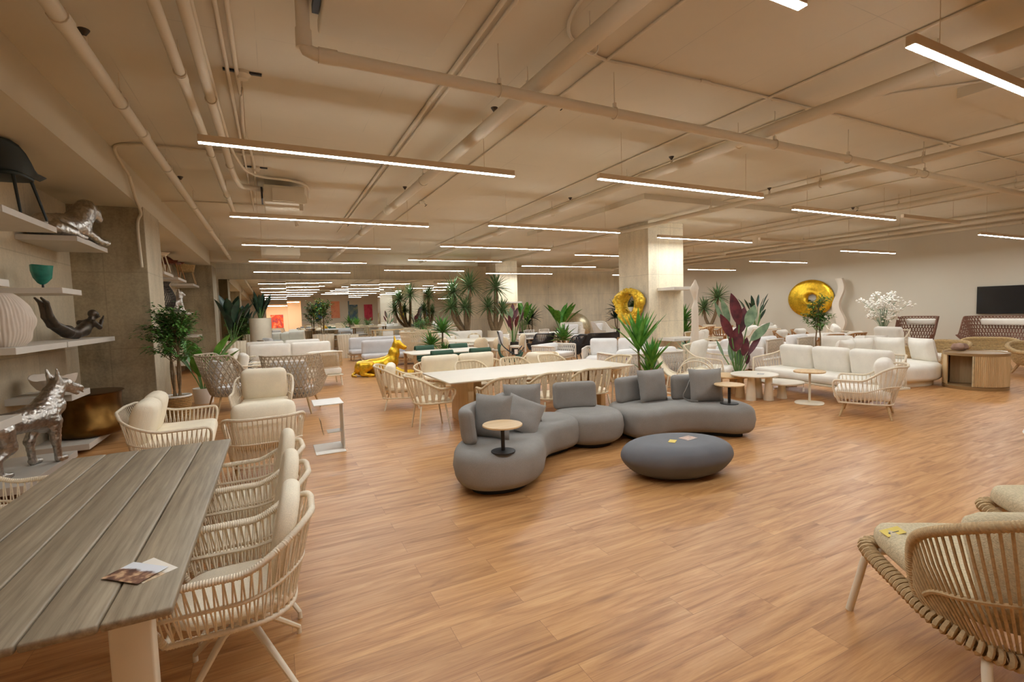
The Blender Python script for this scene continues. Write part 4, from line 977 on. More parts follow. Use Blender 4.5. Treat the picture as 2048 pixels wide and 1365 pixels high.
shelf(17.0, 18.5, 2.0, 'white floating shelf beyond the pilaster under the silver cat'); shelf(18.9, 20.2, 1.25, 'white floating shelf beyond the pilaster at mid height'); shelf(18.6, 20.3, .35, 'low white floating shelf beyond the pilaster')

def shellchair(name, label, loc, rz, mat, legm, w=.5, hb=.42, seat=.45, tub=False, arm=False, group='chairs displayed on the high shelves'):
    t = thing(name, label, 'chair', loc, rz, group)
    U = path_at(resample(uplan(w, .5, .2), 40)); vs = []; m, n = 24, 8
    for i in range(m + 1):
        s = i / m; k = min(s, 1 - s); top = seat + (.2 if arm or tub else .05) + (hb - (.2 if arm or tub else .05)) * sstep((k - .12) / .22)
        for j in range(n + 1):
            v = j / n; p = U(s); p = p * (.82 + .18 * v); vs.append((p.x, p.y - .1 * v * sstep((k - .2) / .2), seat + (top - seat) * v))
    fs = [(i * (n + 1) + j, (i + 1) * (n + 1) + j, (i + 1) * (n + 1) + j + 1, i * (n + 1) + j + 1) for i in range(m) for j in range(n)]
    o = MB().add(vs, fs).obj('back_shell', M[mat], t); mo = o.modifiers.new('t', 'SOLIDIFY'); mo.thickness = .022; mo.offset = 0
    MB().slab(superell(w * .86, .44, 3.2, 28), seat - .03, seat + .02, .02).obj('seat', M[mat], t)
    for sx in (-1, 1):
        for sy in (-1, 1): MB().cyl((sx * w * .32, sy * .16, seat - .02), (sx * w * .46, sy * .24, 0), .016, .012, 8).obj('leg', M[legm], t)
    return t
shellchair('display_chair', 'dark green moulded chair on the top shelf near the picture edge', (-2.52, 7.12, 2.93), -.12, 'dark_green_shell', 'dark_green_shell', .52, .31, .44)
shellchair('display_chair', 'beige rope backed chair on the high shelf beyond the pilaster', (-2.55, 14.8, 2.96), -1.2, 'rope', 'cream_metal', .5, .27)
t = shellchair('display_chair', 'rust leather chair on the high shelf beyond the pilaster', (-2.54, 16.8, 2.96), -1.7, 'brown_leather', 'rattan', .56, .27)
shellchair('display_chair', 'natural wicker tub chair on the furthest high shelf', (-2.54, 19.5, 2.96), -1.4, 'wicker', 'light_wood', .56, .27, tub=True)

# silver shepherd statue (standing, looks along the wall)
def dogsegs():
    S = []; a = S.append
    a(((0, -.36, .60), .135, (0, -.12, .585), .13)); a(((0, -.12, .585), .13, (0, .22, .60), .17)); a(((0, .2, .58), .165, (0, .28, .50), .12))
    a(((0, .24, .66), .15, (0, .40, .86), .105)); a(((0, .40, .86), .105, (0, .47, .955), .09)); a(((0, .20, .60), .16, (0, .38, .70), .13))
    a(((0, .47, .955), .088, (0, .56, .95), .074)); a(((0, .56, .94), .066, (0, .80, .865), .036)); a(((0, .56, .90), .045, (0, .745, .80), .022))
    a(((0, .77, .845), .014, (0, .835, .80), .010))
    for s in (-1, 1):
        a(((s * .05, .44, 1.0), .042, (s * .065, .405, 1.16), .012)); a(((s * .03, .60, .975), .02, (s * .02, .64, .96), .015))
        f = .02 if s > 0 else -.1
        a(((s * .10, .27, .52), .085, (s * .105, .25 + f, .30), .05)); a(((s * .105, .25 + f, .30), .048, (s * .105, .27 + f, .05), .034)); a(((s * .105, .27 + f, .04), .038, (s * .105, .36 + f, .032), .032))
        g = .0 if s > 0 else .1
        a(((s * .10, -.36, .54), .125, (s * .11, -.30 + g, .34), .075)); a(((s * .11, -.30 + g, .34), .066, (s * .11, -.44 + g, .22), .038)); a(((s * .11, -.44 + g, .22), .037, (s * .11, -.40 + g, .045), .032)); a(((s * .11, -.40 + g, .04), .036, (s * .11, -.30 + g, .032), .030))
    a(((0, -.47, .60), .06, (0, -.58, .40), .075)); a(((0, -.58, .40), .075, (0, -.56, .14), .04))
    return S
o = blob('dog_statue', dogsegs(), M['silver'], .0095, smooth=1, rough=.006); place(o, (-2.52, 7.06, .158), -.45, .92)
tag(o, 'silver shepherd dog statue standing on the low shelf', 'statue')
# lying animal on the upper shelf
def liesegs():
    S = []; a = S.append
    a(((0, -.42, .17), .15, (0, -.1, .2), .165)); a(((0, -.1, .2), .165, (0, .22, .24), .17)); a(((0, .20, .28), .18, (.02, .32, .44), .155)); a(((.02, .32, .44), .15, (.03, .38, .53), .13)); a(((0, .30, .30), .15, (.02, .42, .40), .10))
    a(((.03, .42, .53), .115, (.04, .55, .49), .09)); a(((.04, .54, .46), .08, (.05, .63, .41), .058))
    for s in (-1, 1):
        a(((s * .10 + .02, .36, .55), .05, (s * .13 + .02, .30, .50), .04)); a(((s * .11, .26, .14), .08, (s * .10, .52, .055), .055)); a(((s * .10, .52, .055), .055, (s * .10, .70, .045), .05))
        a(((s * .13, -.38, .12), .115, (s * .19, -.14, .09), .08)); a(((s * .19, -.14, .07), .06, (s * .19, .08, .05), .045))
    return S
o = blob('animal_statue', liesegs(), M['silver'], .012, smooth=2, rough=.006); place(o, (-2.55, 8.93, 2.93), -.38, (.95, .88, .98)); tag(o, 'silver lying animal statue with raised head on the upper shelf', 'statue')
# diver figure
def diver():
    P = [(0, .0), (.10, -.12), (.17, -.20), (.24, -.30), (.40, -.42), (.62, -.50), (.82, -.53), (1.0, -.51), (1.2, -.46), (1.36, -.38)]
    S = []; a = S.append
    def q(y, z, x=0): return V((x, y, z + .61))
    for s in (-1, 1):
        x = s * .04
        a((q(.0, .0, x), .016, q(.12, -.07, x), .03)); a((q(.12, -.07, x), .032, q(.18, -.26, x), .042)); a((q(.18, -.26, x), .042, q(.30, -.38, x), .046)); a((q(.30, -.38, x), .048, q(.62, -.50, x), .07))
        a((q(1.18, -.36, s * .10), .045, q(1.30, -.44, s * .13), .035)); a((q(1.30, -.44, s * .13), .034, q(1.46, -.34, s * .09), .028)); a((q(1.46, -.34, s * .09), .026, q(1.66, -.26, s * .03), .014))
    a((q(.62, -.50), .085, q(.85, -.53), .078)); a((q(.62, -.46), .07, q(.68, -.47), .075)); a((q(.85, -.53), .076, q(1.08, -.47), .10)); a((q(1.08, -.47), .10, q(1.24, -.38), .085)); a((q(1.2, -.37, -.06), .05, q(1.2, -.37, .06), .05))
    a((q(1.24, -.36), .045, q(1.36, -.27), .042)); a((q(1.38, -.22), .068, q(1.45, -.235), .062)); a((q(1.48, -.235), .02, q(1.51, -.245), .012)); return S
o = blob('diver_figure', diver(), M['bronze_dark'], .009, smooth=1, k=.02); place(o, (-2.76, 8.45, 1.525), -.27, (.9, .76, .95)); tag(o, 'dark bronze swimmer figure arched on its belly on a shelf', 'statue')
# teal glass, shell vase, bowl, drum
t = thing('glass_bowl', 'teal glass bowl on a small black stand', 'bowl', (-2.6, 8.14, 2.20))
b = MB(); prof = [(.03, .06), (.07, .08), (.12, .14), (.15, .22), (.165, .29), (.155, .29), (.14, .22), (.11, .15), (.06, .09), (.0, .075)]; b.lathe([(r * .72, z * 1.05) for r, z in prof], 9, sx=1.0, sy=.9)
b.v = [(x + .02 * noise.noise(V((x * 9, y * 9, z * 9))), y + .02 * noise.noise(V((x * 8 + 3, y * 9, z * 9))), z + .03 * noise.noise(V((x * 7, y * 7, 4)))) for x, y, z in b.v]; b.obj('bowl', M['glass_teal'], t)
MB().lathe([(.05, 0), (.05, .01), (.012, .015), (.012, .07)], 14).obj('stand', M['dark'], t)
t = thing('ribbed_vase', 'large white ribbed shell shaped vase', 'vase', (-2.58, 6.88, 1.53))
b = MB(); n = 240; m = 26; vsv = []
for j in range(m + 1):
    v = j / m; r = .255 * (max(0, 1 - (2 * (v - .46) / 1.2) ** 2)) ** .5 + .02
    for k in range(n):
        a = 2 * PI * k / n; rr_ = r * (1 + .016 * math.sin(a * 48 + 5 * v + 2 * noise.noise(V((math.cos(a) * 3, math.sin(a) * 3, v * 3)))) * (1 if v < .97 else 0) + .07 * noise.noise(V((math.cos(a) * 2, math.sin(a) * 2, v * 5)))); vsv.append((rr_ * math.cos(a), rr_ * math.sin(a) * 1.05, v * .56))
fsv = [(j * n + k, j * n + (k + 1) % n, (j + 1) * n + (k + 1) % n, (j + 1) * n + k) for j in range(m) for k in range(n)] + [tuple(range(n - 1, -1, -1)), tuple(m * n + k for k in range(n))]
b.add(vsv, fsv); b.obj('vase_body', M['shell_white'], t)
b = MB(); n = 40; vsv = []
for (r, z) in [(.03, 0), (.12, .02), (.2, .07), (.26, .15), (.285, .22), (.275, .22), (.25, .155), (.19, .08), (.1, .035), (0.01, .03)]:
    for k in range(n):
        a = 2 * PI * k / n; zz = z + (.02 * noise.noise(V((math.cos(a) * 5, math.sin(a) * 5, 2))) + .03 * math.cos(a * 2 + .6) if z >= .22 else 0); vsv.append((r * math.cos(a) * .8, r * math.sin(a), zz))
fsv = [(j * n + k, j * n + (k + 1) % n, (j + 1) * n + (k + 1) % n, (j + 1) * n + k) for j in range(9) for k in range(n)]
o = b.add(vsv, fsv).obj('white_bowl', M['shell_white'], loc=(-2.55, 8.05, .871)); tag(o, 'white bowl with a broken looking rim on a middle shelf', 'bowl')
t = thing('drum_stool', 'bronze waisted drum stool under the middle shelf', 'stool', (-2.46, 9.0, .14))
P2 = [(p.x, p.y) for p in spline([(.0, 0, 0), (.36, 0, 0), (.46, .02, 0), (.50, .09, 0), (.485, .18, 0), (.44, .30, 0), (.41, .42, 0), (.41, .52, 0), (.425, .59, 0), (.42, .61, 0), (.0, .615, 0)], 5)]
MB().lathe(P2, 48, sx=.86).obj('drum_body', M['bronze'], t, angle=60)
# wire vase and cat beyond the pilaster
t = thing('wire_vase', 'dark wire mesh vase beyond the pilaster', 'vase', (-2.58, 15.55, 2.0))
def SV(u, v):
    r = .1 + .17 * math.sin(PI * min(1, (v * .9 + .12))) ** 1.1; r = r if v < .9 else .13 + (v - .9) * .5; a = 2 * PI * u; return V((r * math.cos(a), r * math.sin(a), v * .78))
weave(SV, 34, 22, .0035, 'mesh_dark', 'wire_mesh', t)
MB().tube([SV(i / 30, 1) for i in range(30)], .012, 6, True).obj('vase_rim', M['mesh_dark'], t); MB().tube([SV(i / 30, 0) for i in range(30)], .012, 6, True).obj('vase_base', M['mesh_dark'], t)
def catsegs():
    S = []; a = S.append
    a(((0, -.14, .14), .15, (0, -.02, .30), .135)); a(((0, -.02, .30), .13, (0, .06, .44), .1)); a(((0, .06, .46), .085, (0, .08, .56), .10)); a(((0, .10, .54), .07, (0, .19, .52), .04))
    for s in (-1, 1):
        a(((s * .06, .05, .62), .03, (s * .075, .04, .70), .008)); a(((s * .075, .06, .36), .06, (s * .08, .13, .06), .036)); a(((s * .08, .13, .04), .04, (s * .08, .19, .035), .036)); a(((s * .12, -.10, .13), .1, (s * .13, .08, .06), .05))
    a(((0, -.28, .05), .03, (.2, -.2, .04), .028)); return S
o = blob('cat_statue', catsegs(), M['silver'], .01, smooth=2); place(o, (-2.56, 17.4, 2.0), -1.2); tag(o, 'silver seated cat statue beyond the pilaster', 'statue')
# ------------------------------------------------------------------ beige ceramic table and strap chairs
t = thing('dining_table', 'long pale beige dining table on slab legs among strap chairs', 'table', (3.87, 7.15, 0))
MB().slab([(-1.68, -.70), (1.68, -.70), (1.68, .70), (-1.68, .70)], .722, .75, .008, 3, .02).obj('table_top', M['mat_top'], t)
for sx in (-1, 1):
    MB().rbox((sx * 1.24, 0, .36), (.10, .78, .72), .012, n=1).obj('leg', M['light_wood'], t)
    MB().rbox((sx * 1.05, 0, .36), (.26, .10, .72), .012, n=1).obj('leg', M['light_wood'], t)
def strap_chair(label, w=.62, d=.58, zk=.83, group='beige strap chairs around the long pale table', name='strap_chair', cush='cream_fabric', n=30, seat=.44, cat='chair', legm='cream_metal', mat='strap', back=None, lounge_=False):
    t = thing(name, label, cat, group=group)
    za = .64 if not lounge_ else .56
    rope_shell(t, w, d, seat - .01 if not lounge_ else .22, za, zk, .26, n, .019, .012, mat, .86, (.10, .40), lean=.08, style='strap', strap=.021, mid=False, mat_rim=mat)
    MB().slab(superell(w * .84, d * .9, 2.8, 30, (0, .03)), seat - .035, seat + .035, .03, 4).obj('seat_cushion', M[cush], t)
    if back:
        for k in range(back):
            bw = w * .84 / back
            o = MB().rbox((0, 0, 0), (bw - .015, .17, .42), .08, .2, 4, axis=1).obj('back_cushion', M[cush], t); o.location = ((k - (back - 1) / 2) * bw, -d * .27, seat + .24); o.rotation_euler.x = math.radians(-14)
    legs4(t, w * .66, d * .62, seat - .05 if not lounge_ else .22, .014, .011, .06, legm)
    return t
sc0 = strap_chair('beige strap chair on the near side of the pale table, shelf side end'); place(sc0, (2.93, 6.22, 0), .06)
for x, y, rz, lb in ((3.72, 6.24, .0, 'beige strap chair in the middle of the near side of the pale table'), (4.46, 6.24, -.08, 'beige strap chair on the near side of the pale table, closest to the yucca'),
                     (2.05, 6.98, -PI / 2 - .06, 'beige strap chair at the shelf side end of the pale table'), (5.62, 7.15, PI / 2 + .05, 'beige strap chair at the yucca end of the pale table'),
                     (3.17, 8.02, PI, 'beige strap chair across the pale table, before the cream sofa'), (4.08, 8.05, PI - .05, 'beige strap chair across the pale table, in the middle'), (4.92, 8.05, PI + .04, 'beige strap chair across the pale table, before the white rope sofa')):
    dup(sc0, (x, y, 0), rz, lb)
ss = strap_chair('cream two seat strap sofa behind the pale table', 2.05, .84, .74, 'cream strap lounge set', 'strap_sofa', n=60, seat=.38, cat='sofa', back=2, lounge_=True); place(ss, (3.66, 9.9, 0), PI)
sa = strap_chair('cream strap lounge chair at the hound side of the cream sofa', .86, .80, .80, 'cream strap lounge set', 'strap_lounge_chair', n=36, seat=.38, cat='armchair', back=1, lounge_=True); place(sa, (2.10, 9.0, 0), -PI / 2 - .25)
dup(sa, (5.0, 8.95, 0), PI / 2 + .5, 'cream strap lounge chair at the yucca side of the cream sofa')

# ------------------------------------------------------------------ gold hound
def houndsegs():
    S = []; a = S.append
    a(((-.62, 0, .22), .20, (-.25, 0, .24), .215)); a(((-.25, 0, .24), .21, (.22, 0, .27), .24)); a(((.22, 0, .28), .235, (.44, 0, .38), .20)); a(((.40, 0, .42), .19, (.52, 0, .60), .15)); a(((.52, 0, .60), .145, (.57, 0, .80), .115))
    a(((.57, 0, .82), .105, (.66, -.02, .86), .09)); a(((.66, -.02, .85), .085, (.90, -.05, .74), .042)); a(((.64, -.02, .80), .06, (.84, -.05, .70), .03)); a(((.47, 0, .62), .15, (.55, 0, .58), .12))
    for s in (-1, 1):
        a(((.55, s * .06, .90), .045, (.53, s * .085, 1.06), .014)); a(((.36, s * .15, .20), .11, (.60, s * .15, .10), .07)); a(((.60, s * .15, .08), .065, (1.0, s * .14, .055), .05)); a(((1.0, s * .14, .05), .055, (1.1, s * .14, .045), .045))
        a(((-.50, s * .15, .24), .17, (-.22, s * .25, .30), .10)); a(((-.22, s * .25, .30), .085, (-.52, s * .27, .10), .055)); a(((-.52, s * .27, .07), .05, (-.26, s * .29, .045), .045)); a(((-.26, s * .29, .045), .05, (-.14, s * .29, .04), .04))
    a(((-.78, 0, .12), .05, (-.86, -.12, .04), .035)); a(((-.86, -.12, .035), .033, (-.70, -.30, .03), .028)); return S
o = blob('hound_statue', houndsegs(), M['gold'], .016, smooth=2, k=.05); place(o, (2.66, 14.0, 0), -.36, (.86, .95, 1.06)); tag(o, 'gold lying hound statue with upright ears on the floor', 'statue')

# ------------------------------------------------------------------ generic furniture for the rest of the floor
def sofa(label, w, d=.85, n=3, bh=.82, seat=.42, fab='ivory_fabric', frame='cream_metal', style='plain', legs=True, group=None, name='sofa', cat='sofa', ah=.62, loose=None, panel='greige_weave'):
    t = thing(name, label, cat, group=group); fm = M[frame]
    if style == 'block':
        MB().rbox((0, .0, seat * .5 + .01), (w, d, seat - .03), .07, n=3).obj('base', M[fab], t)
    else:
        MB().rbox((0, 0, seat - .17), (w, d, .035), .01, n=1).obj('frame', fm, t)
        MB().rbox((0, .03, seat - .07), (w * .97, d * .94, .16), .06, .05, 4).obj('seat_cushion', M[fab], t)
    cw = w * (.97 if style in ('plain', 'block') else .9) / n
    for k in range(n):
        o = MB().rbox((0, 0, 0), (cw - .015, .2, bh - seat + .06), .085, .16, 4, axis=1).obj('back_cushion', M[fab], t)
        o.location = ((k - (n - 1) / 2) * cw, -d * .5 + .2, seat + (bh - seat) * .5); o.rotation_euler.x = math.radians(-12)
    if style == 'rope':          # open rope lattice around back and arms
        b = MB(); hh = ah; za = seat - .2
        U = path_at(resample(uplan(w + .06, d + .02, .08), 60)); ring = [U(i / 50) + V((0, 0, hh)) for i in range(51)]
        b.tube([U(0) + V((0, 0, za))] + ring + [U(1) + V((0, 0, za))], .026, 8); b.tube([U(i / 50) + V((0, 0, za)) for i in range(51)], .02, 6); b.obj('rope_rail', M['rope_white'], t)
        def S(u, v): return U(u) + V((0, 0, za + (hh - za) * v))
        weave(S, int(U.length / .075), 6, .009, 'rope_white', 'rope_lattice', t, rows=False)
    if style == 'cane':          # wooden frame with a corded back
        for s in (-1, 1):
            MB().tube(spline([(s * w / 2, d * .45, seat + .15), (s * w / 2, -d * .35, seat + .17), (s * w / 2, -d * .52, bh)], 5), .02, 8).obj('arm', fm, t)
        b = MB()
        for k in range(int(w / .018)):
            x = -w / 2 + .02 + k * .018; b.tube([(x, -d * .44, seat + .05), (x, -d * .52, bh - .02)], .0065, 4)
        b.obj('corded_back', M['wicker'], t); MB().tube([(-w / 2, -d * .52, bh), (w / 2, -d * .52, bh)], .02, 8).obj('top_rail', fm, t)
    if style == 'mesh':          # upholstered hoop with a mesh back panel
        for s in ((-1, 1)): MB().rbox((s * (w / 2 - .06), 0, seat * .5 + .12), (.13, d * .9, seat + .1), .05, n=2).obj('arm', M[fab], t)
        MB().rbox((0, -d * .5, (seat + bh) * .5 - .02), (w * .8, .03, bh - seat - .06), .012, n=1).obj('mesh_panel', M['greige_weave'], t)
        MB().tube([(p.x, -d * .5 - .01, p.z) for p in spline([(-w * .41, 0, seat), (-w * .41, 0, bh - .1), (-w * .36, 0, bh - .05), (w * .36, 0, bh - .05), (w * .41, 0, bh - .1), (w * .41, 0, seat)], 5)], .022, 8).obj('hoop', M['rope_white'], t)
    if style == 'ropearm':
        b = MB()
        for s in (-1, 1):
            P = spline([(s * w * .5, d * .46, seat - .14), (s * (w * .5 + .03), d * .44, ah - .06), (s * (w * .5 + .04), d * .34, ah), (s * (w * .5 + .02), -d * .2, ah + .06), (s * w * .47, -d * .5, bh - .06)], 6); f = path_at(P)
            b.tube(P, .017, 7); Q = path_at([(s * w * .5, d * .46, seat - .14), (s * w * .48, -d * .48, seat - .18)])
            for k in range(30): b.tube([f(.12 + .88 * k / 29), Q(min(1, max(0, k / 29 + (.02 if k % 2 else -.02))))], .0045, 4)
        b.tube([(-w * .47, -d * .5, bh - .06), (w * .47, -d * .5, bh - .06)], .017, 7)
        for k in range(int(w / .05)): b.tube([(-w * .46 + k * .05, -d * .5, bh - .06), (-w * .46 + k * .05 + .02, -d * .49, seat - .17)], .0045, 4)
        b.obj('rope_arms', M['rope'], t)
    if legs and style != 'block': legs4(t, w * .88, d * .8, seat - .17, .022, .015, .03, frame)
    if loose:
        for (x, y, rx, rz) in loose:
            o = MB().pillow(.5, .46, .18).obj('loose_cushion', M[fab], t); o.location = (x, y, seat + .24); o.rotation_euler = (rx, 0, rz)
    return t
def dchair(label, fab='white_fabric', frame='rope_white', w=.52, seat=.45, bh=.83, style='slat', group=None, name='dining_chair', arm=False, cat='chair'):
    t = thing(name, label, cat, group=group)
    MB().slab(superell(w * .94, .48, 3.4, 24, (0, .01)), seat - .02, seat + .03, .02).obj('seat', M[fab], t)
    P = spline([(-w / 2, -.20, seat - .03), (-w / 2, -.25, bh - .05), (-w / 2 + .04, -.265, bh), (w / 2 - .04, -.265, bh), (w / 2, -.25, bh - .05), (w / 2, -.20, seat - .03)], 4)
    b = MB(); b.tube(P, .014, 7)
    if style == 'slat':
        for k in range(9): x = -w * .44 + w * .88 * k / 8; b.tube([(x, -.20, seat + .02), (x, -.262, bh - .01)], .008, 4)
        for k in range(4): z = seat + .08 + k * .075; b.tube([(-w / 2, -.21 - .013 * k, z), (w / 2, -.21 - .013 * k, z)], .008, 4)
        b.obj('rope_back', M[frame], t)
    else:
        b.obj('back_frame', M[frame], t); MB().rbox((0, -.235, (seat + bh) / 2 + .06), (w * .9, .045, (bh - seat) * .6), .02, .2, 3, axis=1).obj('back_pad', M[fab], t)
    if arm:
        for s in (-1, 1): MB().tube(spline([(s * w / 2, -.24, seat + .22), (s * (w / 2 + .03), .05, seat + .21), (s * (w / 2 + .02), .2, seat + .18), (s * w / 2, .21, seat)], 4), .013, 6).obj('arm', M[frame], t)
    for sx in (-1, 1):
        for sy in (-1, 1): MB().cyl((sx * w * .43, sy * .2, seat), (sx * w * .46, sy * .23, 0), .014, .011, 7).obj('leg', M[frame], t)
    return t
def roundback(label, w=.56, seat=.45, bh=.9, group='round backed wicker chairs', mat='strap', fab='ivory_fabric', name='round_back_chair'):
    t = thing(name, label, 'chair', group=group)
    b = MB(); vs = []; n, m = 22, 8
    for j in range(m + 1):
        v = j / m
        for i in range(n + 1):
            u = -1 + 2 * i / n; hw = w / 2 * math.sqrt(max(0, 1 - (2 * v - 1) ** 2)) ** .7 if j not in (0, m) else w * .16
            vs.append((u * hw, -.26 + .16 * u * u - .07 * v, seat - .04 + (bh - seat + .04) * v))
    o = b.add(vs, [(j * (n + 1) + i, j * (n + 1) + i + 1, (j + 1) * (n + 1) + i + 1, (j + 1) * (n + 1) + i) for j in range(m) for i in range(n)]).obj('round_back', M[mat], t)
    mo = o.modifiers.new('t', 'SOLIDIFY'); mo.thickness = .02; mo.offset = 0
    MB().slab(superell(w * .9, .5, 2.6, 26), seat - .03, seat + .05, .03).obj('seat_cushion', M[fab], t)
    o = MB().rbox((0, -.17, seat + .22), (w * .7, .1, .36), .045, .2, 4, axis=1).obj('back_cushion', M[fab], t)
    legs4(t, w * .6, .36, seat - .03, .014, .011, .05, 'cream_metal'); return t
def table(label, w, d, h=.75, top='mat_top', legm='light_wood', round_=False, loc=(0, 0, 0), rz=0, ped=False, name='dining_table', cat='table', th=.03, group=None):
    t = thing(name, label, cat, loc, rz, group)
    O = superell(w, d, 2 if round_ else 12, 48)
    MB().slab(O, h - th, h, .008, 3).obj('table_top', M[top], t)
    if ped:
        MB().lathe([(min(w, d) * .28, 0), (min(w, d) * .26, .02), (.07, .08), (.06, h - .1), (.14, h - th)], 24).obj('pedestal', M[legm], t)
    else:
        for sx in (-1, 1):
            for sy in (-1, 1): MB().rbox((sx * (w / 2 - .08), sy * (d / 2 - .08), (h - th) / 2), (.07, .07, h - th), .01, n=1).obj('leg', M[legm], t)
    return t

# ------------------------------------------------------------------ lounge group by the column
ac = sofa('white rope armchair by the concrete column, behind the rocking chair', .88, .84, 1, .96, .42, style='ropearm', name='rope_lounge_chair', cat='armchair', group='white rope lounge set by the coffee tables'); place(ac, (8.34, 7.32, 0), PI + .5)
s3 = sofa('long white three seat sofa facing the coffee tables', 2.45, .88, 3, .86, .42, style='ropearm', legs=False, group='white rope lounge set by the coffee tables'); place(s3, (9.18, 5.42, 0), 1.44)
for y in (-.8, .8):
    b = MB(); b.tube([(y, -.3, .02), (y, .3, .02)], .014, 6); b.cyl((y, 0, .02), (y, 0, .2), .02); b.tube(spline([(y - .22, 0, .25), (y, 0, .2), (y + .22, 0, .25)], 4), .018, 6); b.obj('leg', M['light_wood'], s3)
lr = lounge('white rope armchair turned to the long white sofa, in the open aisle', .80, .76, 1, nst=40, group='white rope lounge set by the coffee tables', cmat='ivory_fabric', name='rope_lounge_chair', mat='rope', back_z=.78); place(lr, (8.03, 4.08, 0), .42)
# rocking lounge chair
t = thing('rocking_chair', 'cream sling rocking chair with hoop arms behind the grey sofa', 'armchair', (7.3, 7.0, 0), -2.45)
t.scale = (1.08, 1.08, 1.08)
prof = spline([(-.50, .80), (-.44, .70), (-.34, .50), (-.22, .36), (-.05, .30), (.15, .38), (.30, .44), (.42, .38)] and [(a, b, 0) for a, b in [(-.52, .80), (-.46, .66), (-.36, .46), (-.24, .35), (-.08, .31), (.10, .38), (.26, .45), (.40, .40), (.50, .28)]], 5)
b = MB(); vs = []; 
for p in prof:
    for x in (-.28, -.14, 0, .14, .28): vs.append((x * (1 - .25 * max(0, (p.y - .6) * 3)), p.x, p.y - .02 * (1 - (x / .28) ** 2)))
m = len(prof); o = b.add(vs, [(i * 5 + j, i * 5 + j + 1, i * 5 + 6 + j, i * 5 + 5 + j) for i in range(m - 1) for j in range(4)]).obj('sling_seat', M['cream_fabric'], t)
mo = o.modifiers.new('t', 'SOLIDIFY'); mo.thickness = .015
for s in (-1, 1):
    MB().tube([(s * .29 * (1 - .25 * max(0, (p.y - .6) * 3)), p.x, p.y) for p in prof], .016, 7).obj('side_rail', M['cream_metal'], t)
    MB().tube([(s * .31, .20 + .30 * math.cos(a), .36 + .27 * math.sin(a)) for a in [2 * PI * k / 30 for k in range(30)]], .013, 7, True).obj('hoop_arm', M['cream_metal'], t)
    MB().tube(spline([(s * .3, -.5, .13), (s * .3, -.3, .045), (s * .3, 0, .016), (s * .3, .3, .045), (s * .3, .52, .14)], 5), .016, 7).obj('rocker', M['cream_metal'], t)
    MB().cyl((s * .3, -.25, .36), (s * .3, -.3, .045), .014, n=7).obj('leg', M['cream_metal'], t)
# coffee tables
def conetable(label, loc, r, h, top, legm, spots, th=.03):
    t = thing('coffee_table', label, 'coffee table', loc, 0, 'round coffee tables by the long white sofa')
    MB().lathe([(0, h - th), (r - .012, h - th), (r, h - th * .5), (r - .006, h), (0, h)], 44).obj('table_top', M[top], t)
    for (x, y) in spots: MB().lathe([(.0, 0), (.085, 0), (.085, .01), (.055, h - th), (0, h - th)], 20, (x, y, 0)).obj('leg', M[legm], t)
    return t
conetable('round cream coffee table on cone legs with a leaflet on top', (7.80, 5.82, 0), .40, .47, 'mat_top', 'pot_cream', [(-.14, -.04), (.18, .06), (.12, -.2)])
conetable('low round cream coffee table with a hanging tag', (8.26, 5.60, 0), .36, .31, 'mat_top', 'pot_cream', [(0, 0)])
conetable('round oak coffee table half under the cream one', (7.76, 6.30, 0), .36, .40, 'oak_x', 'light_wood', [(-.2, .1), (.2, .1), (0, -.22)])
o = MB().box((0, 0, .001), (.16, .11, .002)).obj('leaflet', artmat('leaflet_grey', [srgb(214, 210, 204), srgb(150, 146, 142), srgb(226, 220, 212)], 9, 2), smooth=False); o.location = (7.84, 5.72, .471); o.rotation_euler.z = .5; tag(o, 'grey leaflet on the round cream coffee table', 'leaflet')
t = thing('price_tag', 'small white tag hanging from the low round coffee table', 'tag', (8.32, 5.235, .30)); MB().cyl((0, 0, 0), (0, 0, -.06), .002, n=4).obj('tag_string', M['dark'], t); MB().box((0, 0, -.10), (.06, .003, .075)).obj('tag_card', M['card'], t, smooth=False)
t = thing('side_table', 'T shaped side table with a rounded oak top on a cream post', 'side table', (8.2, 5.06, 0), .5)
MB().slab(superell(.44, .44, 3, 36), 0, .014, .006).obj('base_plate', M['cream_metal'], t); MB().cyl((.08, .0, .012), (.08, 0, .54), .019).obj('post', M['cream_metal'], t); MB().slab(superell(.48, .48, 2.6, 40), .54, .565, .008).obj('table_top', M['oak_x'], t)
# round corner sofa, cabinet
t = thing('corner_sofa', 'round ended ivory corner sofa with big loose cushions', 'sofa', (11.62, 5.55, 0))
MB().slab(curve_outline([(-.95, .1), (-.75, -.55), (-.1, -.85), (.55, -.75), (.9, -.2), (.85, .5), (.3, .85), (-.5, .75)]), .10, .44, .12, 6, .10).obj('seat', M['ivory_fabric'], t)
MB().slab(curve_outline([(-.82, .1), (-.65, -.46), (-.1, -.74), (.45, -.64), (.76, -.2), (.72, .42), (.26, .72), (-.42, .62)]), 0, .10, .01).obj('plinth', M['pot_cream'], t)
for (x, y, rz, s) in ((.62, -.38, 1.1, .62), (.62, .22, 1.5, .62), (.15, .62, 2.6, .6), (-.45, .6, 3.2, .58)):
    o = MB().pillow(s, s * .86, .24, n=12).obj('back_cushion', M['ivory_fabric'], t); o.location = (x, y, .66); o.rotation_euler = (math.radians(-14), 0, rz)
t = thing('bar_cabinet', 'round fluted bar cabinet with one open door', 'cabinet', (12.05, 4.25, 0))
R_, Hc = .46, .69
MB().lathe([(R_ + .012, 0), (R_ + .012, .06), (R_ - .02, .07)], 56, cap=True).obj('plinth', M['bronze_wood'], t, angle=30)
MB().lathe([(0, Hc - .05), (R_ + .015, Hc - .05), (R_ + .015, Hc), (R_ - .01, Hc), (R_ - .02, Hc - .015), (0, Hc - .015)], 56).obj('tray_top', M['bronze_wood'], t, angle=30)
